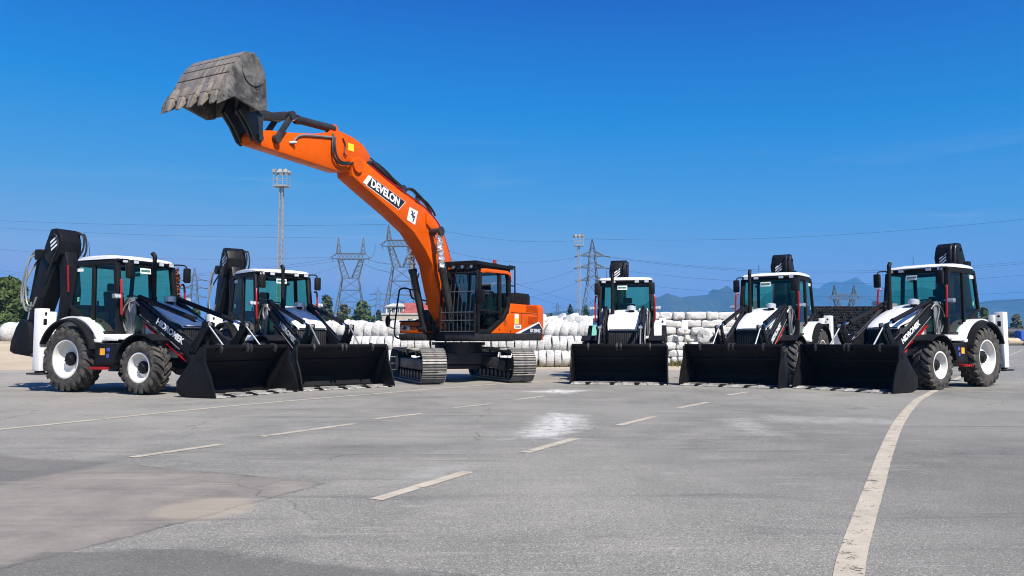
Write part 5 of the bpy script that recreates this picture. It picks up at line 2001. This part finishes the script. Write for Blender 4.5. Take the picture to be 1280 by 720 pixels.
# ================================================================== GRASS, TREES
def leaves(mb, blobs, n, size, seed, flat=.3):
    """leaf faces scattered through the blobs' volume, denser near their surface"""
    rr = random.Random(seed)
    tot = sum(b[3] * b[4] * b[5] for b in blobs)
    for (cx, cy, cz, rx, ry, rz) in blobs:
        k = int(n * rx * ry * rz / tot) + 8
        for _ in range(k):
            while True:
                p = Vector((rr.uniform(-1, 1), rr.uniform(-1, 1), rr.uniform(-1, 1)))
                if .05 < p.length < 1:
                    break
            p = p.normalized() * (p.length ** .42)
            k2 = 1 + .16 * math.sin(p.x * 7 + cx * 3) * math.sin(p.z * 6 + cz) + rr.uniform(-.06, .10)
            c = Vector((cx + p.x * rx * k2, cy + p.y * ry * k2, cz + p.z * rz * k2))
            nrm = (p + Vector((rr.uniform(-1, 1), rr.uniform(-1, 1), rr.uniform(-.6, 1.2))) * .9).normalized()
            u = nrm.orthogonal().normalized()
            a = rr.uniform(0, 6.28)
            v = nrm.cross(u)
            u, v = u * math.cos(a) + v * math.sin(a), v * math.cos(a) - u * math.sin(a)
            s = size * rr.uniform(.6, 1.35)
            mb.poly([c - u * s, c - v * s * .55, c + u * s, c + v * s * .55])


def tree(at, h, wd, mat, n, leaf_size, label, seed, group, cat='tree', low=.02, name='tree'):
    rr = random.Random(seed)
    root = empty(name, at)
    mb = MB()
    lean = rr.uniform(-.04, .04) * h
    r0 = max(.05, h * .022)
    mb.tube([(0, 0, -.1), (lean * .3, 0, h * .3), (lean, rr.uniform(-.1, .1), h * .62), (lean * 1.2, 0, h * .85)], r0, 7)
    blobs = []
    nb = 10
    for k in range(nb):
        f = (k + .5) / nb
        z = h * (low + .10 + (.80 - low) * f)
        env = wd * (.95 - .62 * max(0, f - .45) / .55) * (.80 + .2 * min(1, f / .25))
        a = k * 2.4 + rr.uniform(-.5, .5)
        d = env * rr.uniform(.25, .62)
        b = (lean + d * math.cos(a), d * math.sin(a), z, env * rr.uniform(.34, .55), env * rr.uniform(.34, .55), h * rr.uniform(.09, .15))
        blobs.append(b)
        mb.tube([(lean * .5, 0, z * .72), (lean * .5 + d * .5 * math.cos(a), d * .5 * math.sin(a), z * .92), b[:3]], r0 * .38, 5, smooth=1)
    blobs.append((lean, 0, h * .90, wd * .26, wd * .26, h * .10))
    mb.build('trunk', 'wood', root, 50)
    mb = MB()
    leaves(mb, blobs, n, leaf_size, seed + 1)
    mb.build('crown', mat, root, 0, fix=False)
    tag(root, label, cat, group)
    return root


def bearing(u, y):
    return (u - 640) / 994.7 * y


def top(v, y):
    return CAM_Z + (425.3 - v) / 995 * y


def tree_at(u, hw, v, y, mat, n, ls, label, seed, group='trees behind the lot', **kw):
    x = bearing(u, y)
    g = ground_z(x, y)
    return tree((x, y, g), (top(v, y) - g), hw / 995 * y, mat, n, ls, label, seed, group, **kw)


tree_at(12, 44, 346, 60, 'leaf_mid', 16000, .17, 'broad bushy green tree rising behind the white wrapped roll', 41, low=.0)
tree_at(-34, 42, 352, 63, 'leaf_mid', 8000, .19, 'green tree at the edge of view, beyond the broad bushy one', 43, low=.0)
tree_at(20, 34, 404, 57, 'leaf_dark', 3500, .15, 'low dark bush at the foot of the broad tree, behind the white roll', 61, cat='bush', low=-.1, name='bush')
tree_at(-12, 30, 400, 58, 'leaf_mid', 2500, .15, 'low green bush at the edge of view beside the dark bush', 62, cat='bush', low=-.1, name='bush')
tree_at(409, 17, 368, 150, 'leaf_dark', 1500, .42, 'tallest dark tree in the clump below the two-horned pylons', 45)
tree_at(428, 17, 380, 152, 'leaf_olive', 1100, .42, 'olive tree in the dip between the dark tree and the round one', 46)
tree_at(453, 24, 376, 150, 'leaf_mid', 1900, .42, 'round green tree in front of the first two-horned pylon', 47)
tree_at(473, 8, 388, 156, 'leaf_dark', 700, .4, 'small dark tree against the wall of the red-roofed building', 48)
tree_at(246, 11, 380, 150, 'leaf_mid', 1200, .42, 'green tree seen over the bonnet of the side-on loader', 49)
tree_at(263, 10, 387, 148, 'leaf_mid', 900, .42, 'low green tree between the two loaders nearest the leafy tree', 50)
tree_at(282, 12, 384, 155, 'leaf_dark', 900, .42, 'dark tree half hidden by a loader cab', 51)
tree_at(711, 10, 382, 220, 'leaf_dark', 900, .55, 'bush top showing over the coil heap beside the second light mast', 52)
tree_at(732, 9, 382, 224, 'leaf_mid', 800, .55, 'bush top between the light mast and the stepped lattice pylon', 53)
tree_at(690, 8, 391, 230, 'leaf_mid', 500, .55, 'faint bush top above the coils by the counterweight', 57)
tree_at(903, 9, 389, 95, 'leaf_olive', 900, .26, 'olive bush top behind the square-bale wall', 54)
tree_at(1232, 13, 384, 120, 'leaf_mid', 1100, .34, 'green bush between the last loader and its white stabiliser leg', 55)
tree_at(1269, 15, 394, 186, 'leaf_olive', 1500, .5, 'olive bush above the far black pipes', 56)
tree_at(1300, 22, 391, 190, 'leaf_mid', 1500, .55, 'green bush at the edge of view beyond the far pipes', 58)
tree_at(222, 8, 334, 42, 'leaf_rust', 650, .13, 'slim sapling with rusty leaves rising behind the cab of the side-on loader', 59, low=.25, name='sapling')

mb = MB()
rg = random.Random(3)
for _ in range(1500):
    c = rg.random()
    if c < .35:
        x, y, h = rg.gauss(7.5, .45), 35.25 + rg.uniform(-.1, .25), rg.uniform(.10, .32)
    elif c < .7:
        x, y, h = rg.uniform(-9, 11.5), 33.7 + rg.uniform(-.15, .2), rg.uniform(.03, .14)
    else:
        x, y, h = rg.uniform(-32, -21), rg.uniform(47, 58), rg.uniform(.15, .5)
    z = ground_z(x, y)
    a = rg.uniform(0, 6.28)
    dx, dy = math.cos(a) * .018, math.sin(a) * .018
    lx, ly = rg.uniform(-.08, .08), rg.uniform(-.08, .08)
    mb.poly([(x - dx, y - dy, z), (x + dx, y + dy, z), (x + lx, y + ly, z + h)])
tag(mb.build('grass', 'grass', None, 0, fix=False), kind='stuff')


# ================================================================== BUILDING
def make_building():
    Yb = 200
    root = empty('building', (-24, Yb, 0))
    X0, X1 = -8.6, 9.0
    mb = MB()
    mb.box(X0, X1, 0, 11, -.5, 7.5)
    mb.build('wall', 'wall_beige', root, 0)
    mb = MB()
    mb.box(X0 - .25, X1 + .25, -.25, 11.25, 7.5, 7.85, .05)
    mb.build('cornice', 'concrete', root, 0)
    mb = MB()
    mb.box(X0 + .8, X0 + 5.2, .8, 8, 7.85, 9.6)
    mb.build('upper_wall', 'sticker', root, 0)
    mb = MB()
    mb.hexa([(X0 + .4, .3, 9.6), (X0 + 5.6, .3, 9.6), (X0 + 5.6, 8.6, 9.6), (X0 + .4, 8.6, 9.6), (X0 + 2.0, 3, 10.5), (X0 + 4.4, 3, 10.5), (X0 + 4.4, 6, 10.5), (X0 + 2.0, 6, 10.5)])
    mb.build('upper_roof', 'concrete', root, 0)
    mb = MB()
    mb.hexa([(X0 + 4.6, -.1, 7.86), (X1 + .3, -.1, 7.86), (X1 + .3, 11.2, 7.86), (X0 + 4.6, 11.2, 7.86), (X0 + 4.9, 4.6, 10.6), (X1 - 1.6, 4.6, 10.6), (X1 - 1.6, 6.4, 10.6), (X0 + 4.9, 6.4, 10.6)])
    rf = mb.build('roof', 'roof_red', root, 0)
    mb = MB()
    for k in range(7):
        x = X0 + 5.6 + k * 1.6
        mb.bar((x, 0, 7.95), (x, 4.5, 10.62), .18, .12)
    mb.bar((X0 + 4.9, 5.5, 10.64), (X1 - 1.6, 5.5, 10.64), .3, .2)
    mb.build('roof_ridges', 'roof_red', rf, 0)
    for (x, z, w_, h_) in [(X0 + 1.2, 8.1, .7, 1.1), (X0 + 2.3, 8.1, .7, 1.1), (X0 + 3.4, 8.1, .7, 1.1), (X0 + 4.3, 8.1, .7, 1.1), (X0 + 1.9, 4.9, 1.2, 1.6), (X0 + 6.4, 4.9, 1.2, 1.6), (X0 + 10.4, 4.9, 1.2, 1.6), (X0 + 14.4, 4.9, 1.2, 1.6)]:
        yw = .8 if z > 7.9 else 0
        mb = MB()
        mb.box(x - .1, x + w_ + .1, yw - .08, yw - .002, z - .1, z)
        mb.box(x - .1, x + w_ + .1, yw - .08, yw - .002, z + h_, z + h_ + .1)
        mb.box(x - .1, x, yw - .08, yw - .002, z, z + h_)
        mb.box(x + w_, x + w_ + .1, yw - .08, yw - .002, z, z + h_)
        mb.box(x + w_ / 2 - .03, x + w_ / 2 + .03, yw - .06, yw - .002, z, z + h_)
        wn = mb.build('window', 'concrete', root, 0)
        mb = MB()
        mb.box(x, x + w_, yw - .03, yw - .001, z, z + h_)
        mb.build('pane', 'mirror_glass', wn, 0)
    tag(root, 'beige two-storey building with a red hipped roof far behind the coils', 'building')


make_building()


# ================================================================== MASTS, PYLONS, WIRES
def lattice(mb, lo, hi, n, leg, brace, horiz=True):
    """four-cornered braced section between two quads (lists of 4 points)"""
    lo = [Vector(p) for p in lo]
    hi = [Vector(p) for p in hi]
    for a, b in zip(lo, hi):
        mb.bar(a, b, leg)
    for k in range(n):
        f0, f1 = k / n, (k + 1) / n
        A = [a + (b - a) * f0 for a, b in zip(lo, hi)]
        B = [a + (b - a) * f1 for a, b in zip(lo, hi)]
        for i in range(4):
            j = (i + 1) % 4
            if (A[i] - A[j]).length > .05:
                mb.bar(A[i], B[j], brace)
                mb.bar(A[j], B[i], brace)
                if horiz:
                    mb.bar(B[i], B[j], brace)


def quad(cx, hx, hy, z, cy=0):
    return [(cx - hx, cy - hy, z), (cx + hx, cy - hy, z), (cx + hx, cy + hy, z), (cx - hx, cy + hy, z)]


def light_mast(at, h, label, seed):
    root = empty('light_mast', at)
    mb = MB()
    lattice(mb, quad(0, .20, .20, 0), quad(0, .11, .11, h - 1.25), 26, .05, .022, False)
    mb.box(-.5, .5, -.5, .5, -.1, .06)
    mb.build('mast', 'galv', root, 0)
    mb = MB()
    mb.box(-.55, .55, -.45, .45, h - 1.27, h - 1.17)
    for x, y in ((-.52, -.42), (.52, -.42), (.52, .42), (-.52, .42), (-.18, -.42), (.18, -.42)):
        mb.bar((x, y, h - 1.2), (x, y, h - .2), .04)
    for a, b in (((-.52, -.42), (.52, -.42)), ((.52, -.42), (.52, .42)), ((.52, .42), (-.52, .42)), ((-.52, .42), (-.52, -.42))):
        mb.bar((*a, h - .25), (*b, h - .25), .05)
        mb.bar((*a, h - .7), (*b, h - .7), .03)
    mb.build('platform', 'galv', root, 0)
    rr = random.Random(seed)
    for k, (x, y) in enumerate(((-.42, -.48), (0, -.48), (.42, -.48), (-.42, .45), (.05, .45), (.45, .45))):
        mb = MB()
        a = rr.uniform(-.4, .4)
        d = Vector((math.sin(a), -math.cos(a) * (1 if y < 0 else -1), -.45)).normalized()
        c = Vector((x, y, h - .08))
        mb.cyl(c - d * .16, c + d * .10, .09, .165, n=12).cyl(c + d * .101, c + d * .115, .15, n=12, mi=1)
        mb.build('floodlight', ['galv', 'lamp_glass'], root, 35)
    tag(root, label, 'light mast', 'lattice light masts')


light_mast((bearing(349, 60), 60, ground_z(bearing(349, 60), 60)), top(211, 60) - ground_z(bearing(349, 60), 60), 'tall thin light mast standing behind the loader beside the excavator bucket', 1)
light_mast((bearing(724, 90), 90, 0), top(293, 90), 'light mast standing beside the stepped lattice pylon', 2)


def horned_pylon(u, y, tip_v, beam_v, s, label, yaw=0, zb=0.0):
    """cat-head pylon: splayed base, narrow waist, V window, beam, two horns. s = metres per unit"""
    root = empty('transmission_pylon', (bearing(u, y), y, zb))
    root.rotation_euler = (0, 0, R(yaw))
    zt, zm = top(tip_v, y) - zb, top(beam_v, y) - zb
    zw = zm - 8.2 * s
    L = .26 * s
    mb = MB()
    wq = quad(0, 3.0 * s, 1.3 * s, zw)
    zk = zw * .45
    kq = quad(0, (3.0 + 4.0 * (1 - zk / zw)) * s, (1.3 + 4.2 * (1 - zk / zw)) * s, zk)
    lattice(mb, quad(0, 7.0 * s, 5.5 * s, 0), kq, 2, L, L * .5)
    lattice(mb, kq, wq, 3, L, L * .5)
    mb.build('base', 'pylon', root, 0)
    for sg in (-1, 1):
        mb = MB()
        lattice(mb, quad(sg * 1.7 * s, 1.3 * s, 1.2 * s, zw), quad(sg * 4.0 * s, .75 * s, 1.0 * s, zm - 1.1 * s), 4, L * .9, L * .45, False)
        mb.build('window_arm', 'pylon', root, 0)
        mb = MB()
        lattice(mb, quad(sg * 4.5 * s, .8 * s, .9 * s, zm + 1.0 * s), quad(sg * 4.6 * s, .06 * s, .06 * s, zt), 3, L * .8, L * .4, False)
        mb.build('horn', 'pylon', root, 0)
        for x in (6.6, 4.0):
            mb = MB()
            mb.cyl((sg * x * s, 0, zm - .5 * s), (sg * x * s, 0, zm - 2.6 * s), .14 * s, n=6)
            mb.build('insulator', 'hose_grey', root, 0)
    mb = MB()
    hb = [(-1, zm - 1.1 * s), (1, zm + 1.0 * s)]
    A = [(-5.0 * s, -1.0 * s, zm - 1.1 * s), (-5.0 * s, 1.0 * s, zm - 1.1 * s), (-5.0 * s, 1.0 * s, zm + 1.0 * s), (-5.0 * s, -1.0 * s, zm + 1.0 * s)]
    B = [(5.0 * s, p[1], p[2]) for p in A]
    lattice(mb, A, B, 7, L * .9, L * .45, False)
    for sg in (-1, 1):
        tip = (sg * 7.4 * s, 0, zm - .6 * s)
        for p in (A if sg < 0 else B):
            mb.bar(p, tip, L * .7)
    mb.build('beam', 'pylon', root, 0)
    tag(root, label, 'pylon', 'transmission pylons')


def stepped_pylon(u, y, tip_v, arms, s, label, base_hw=4.2, detail=1, zb=0.0, yaw=8):
    """slim lattice pylon with three pairs of arms: arms = [(v, half length)]"""
    root = empty('transmission_pylon', (bearing(u, y), y, zb))
    root.rotation_euler = (0, 0, R(yaw))
    zt = top(tip_v, y) - zb
    zs = [top(v, y) - zb for v, _ in arms]
    L = .24 * s
    top_hw = 1.15 * s
    z_low = min(zs)
    mb = MB()
    lattice(mb, quad(0, base_hw * s, base_hw * s, 0), quad(0, 1.6 * s, 1.6 * s, z_low), 4 * detail, L, L * .45, False)
    lattice(mb, quad(0, 1.6 * s, 1.6 * s, z_low), quad(0, top_hw * .8, top_hw * .8, max(zs) + 1.0 * s), 4 * detail, L, L * .45, False)
    lattice(mb, quad(0, top_hw * .8, top_hw * .8, max(zs) + 1.0 * s), quad(0, .08, .08, zt), 2, L * .8, L * .4, False)
    mb.build('tower_body', 'pylon', root, 0)
    for z, (_, l) in zip(zs, arms):
        for sg in (-1, 1):
            mb = MB()
            tip = Vector((sg * l, 0, z))
            for yy in (-.9 * s, .9 * s):
                a, b = Vector((sg * 1.0 * s, yy, z)), Vector((sg * .95 * s, yy, z + 1.5 * s))
                mb.bar(a, tip, L * 1.5)
                mb.bar(b, tip, L * 1.2)
                for f in (.3, .6):
                    mb.bar(a + (tip - a) * f, b + (tip - b) * (f - .15), L * .4)
            mb.build('cross_arm', 'pylon', root, 0)
            mb = MB()
            mb.cyl(tip, tip + Vector((sg * 1.8 * s, 0, -.25 * s)), .24 * s, n=6)
            mb.build('insulator', 'dark_metal', root, 0)
    tag(root, label, 'pylon', 'transmission pylons')


horned_pylon(437.5, 295, 296, 320, 1.0, 'grey two-horned pylon above the round green tree, farther from the boom', 4)
horned_pylon(501.5, 260, 279, 303.5, .96, 'largest two-horned pylon, partly behind the orange boom', -3)
horned_pylon(1056, 300, 356, 371, .82, 'two-horned pylon top showing above the dark pipe pile', 2, -14)
stepped_pylon(741, 313, 298, [(319.5, 5.0), (334.5, 5.4), (350.5, 4.8)], 1.15, 'slim stepped lattice pylon beside the second light mast', 4.6)
stepped_pylon(242, 440, 335, [(350, 4.8), (360, 5.2), (371, 4.8)], 1.1, 'distant stepped pylon seen between the two loaders by the leafy tree', 4.2)
stepped_pylon(472.5, 590, 358.5, [(368, 4.6), (375, 5.0), (383, 4.6)], 1.1, 'distant stepped pylon standing between the two big two-horned pylons', 4.2)
stepped_pylon(697, 840, 378, [(385, 4.6), (390, 5.0), (395, 4.6)], 1.1, 'tiny faraway pylon above the coil heap near the counterweight', 4.2)
stepped_pylon(861, 900, 384, [(390, 4.4), (395, 4.6), (400, 4.4)], 1.1, 'tiny faraway pylon above the square-bale wall against the hills', 4.2)


def wire(p, q, sag, label, r=.034):
    (u0, v0, y0), (u1, v1, y1) = p, q
    a = Vector((bearing(u0, y0), y0, top(v0, y0)))
    b = Vector((bearing(u1, y1), y1, top(v1, y1)))
    pts = []
    for i in range(17):
        f = i / 16
        c = a + (b - a) * f
        c.z -= 4 * sag * f * (1 - f)
        pts.append(c)
    mb = MB()
    mb.tube(pts, r, 5, smooth=0)
    tag(mb.build('power_line', 'hose', None, 60), label, 'power line', 'overhead power lines')


wire((-60, 272, 330), (483, 279.5, 260), 1.5, 'highest wire running from the largest two-horned pylon past the leafy tree')
wire((-60, 280, 340), (421, 296.5, 295), 1.5, 'wire ending at the nearer horn of the pylon above the round tree')
wire((-60, 305, 350), (412, 321, 295), 3, 'wire ending at the beam tip of the pylon above the round tree')
wire((-60, 331, 360), (424, 322, 295), 6, 'wire sagging behind the backhoe of the side-on loader, upper one')
wire((-60, 335, 360), (440, 323, 295), 6, 'wire sagging behind the backhoe of the side-on loader, lower one')
wire((-60, 349, 420), (232, 350, 440), 2, 'wire ending at the top arm of the distant pylon between the loaders')
wire((-60, 353, 420), (231, 360, 440), 2, 'wire ending at the middle arm of the distant pylon between the loaders')
wire((252, 350, 440), (430, 330, 300), 5, 'wire from the distant pylon towards the pylon above the round tree')
wire((463, 321, 295), (469, 305, 262), 1.5, 'short wire between the beams of the two big two-horned pylons, upper', .05)
wire((455, 322, 295), (490, 330, 262), .5, 'short wire hanging below the beams of the two big two-horned pylons', .06)
wire((455, 330, 295), (492, 341, 262), .5, 'lowest short wire between the two big two-horned pylons', .06)
wire((532, 305, 260), (727, 319.5, 313), 4, 'wire from the largest two-horned pylon to the stepped pylon, behind the cab')
wire((520, 280, 260), (741, 298, 313), 3, 'wire from the far horn of the largest pylon to the peak of the stepped pylon')
wire((540, 350, 230), (725, 334.5, 313), 4, 'wire rising from behind the cab to the middle arm of the stepped pylon')
wire((540, 371, 230), (727, 350.5, 313), 4, 'wire rising from behind the cab to the lowest arm of the stepped pylon')
wire((560, 322, 240), (800, 392, 420), 3, 'wire slanting down over the engine hood, upper of two')
wire((560, 334, 240), (800, 400, 430), 3, 'wire slanting down over the engine hood, lower of two')
wire((741, 298, 313), (1330, 268, 240), 3, 'single top wire rising from the stepped pylon high over the last loader')
wire((759, 320, 313), (1330, 322, 250), 5, 'upper wire running over the three loaders by the bales, double strand top')
wire((759, 321, 313), (1330, 324.5, 251), 5.2, 'upper wire running over the three loaders by the bales, double strand bottom')
wire((759, 335, 313), (1330, 339, 250), 5, 'second wire down running behind the loader cabs by the bales')
wire((757, 351, 313), (1330, 362, 250), 4, 'third wire down running behind the loader cabs by the bales')
wire((930, 368, 300), (1041, 372, 300), .5, 'short wire reaching the beam of the pylon above the pipe pile')
wire((1072, 372, 300), (1330, 367, 260), 3, 'wire leaving the pylon above the pipe pile past the last loader')

# ================================================================== HAZE
mb = MB()
mb.box(-6200, 6200, -2600, 5700, -20, 300)
hz = mb.build('haze', [], None, 0)
hm = bpy.data.materials.new('pale_haze')
hm.use_nodes = True
ht = hm.node_tree
ht.nodes.clear()
ho_ = ht.nodes.new('ShaderNodeOutputMaterial')
pv = ht.nodes.new('ShaderNodeVolumePrincipled')
pv.inputs['Color'].default_value = (.13, .46, .97, 1)
pv.inputs['Density'].default_value = 3.2e-4
pv.inputs['Density Attribute'].default_value = ''
pv.inputs['Anisotropy'].default_value = 0.0
ht.links.new(pv.outputs[0], ho_.inputs['Volume'])
hz.data.materials.append(hm)
tag(hz, kind='stuff')
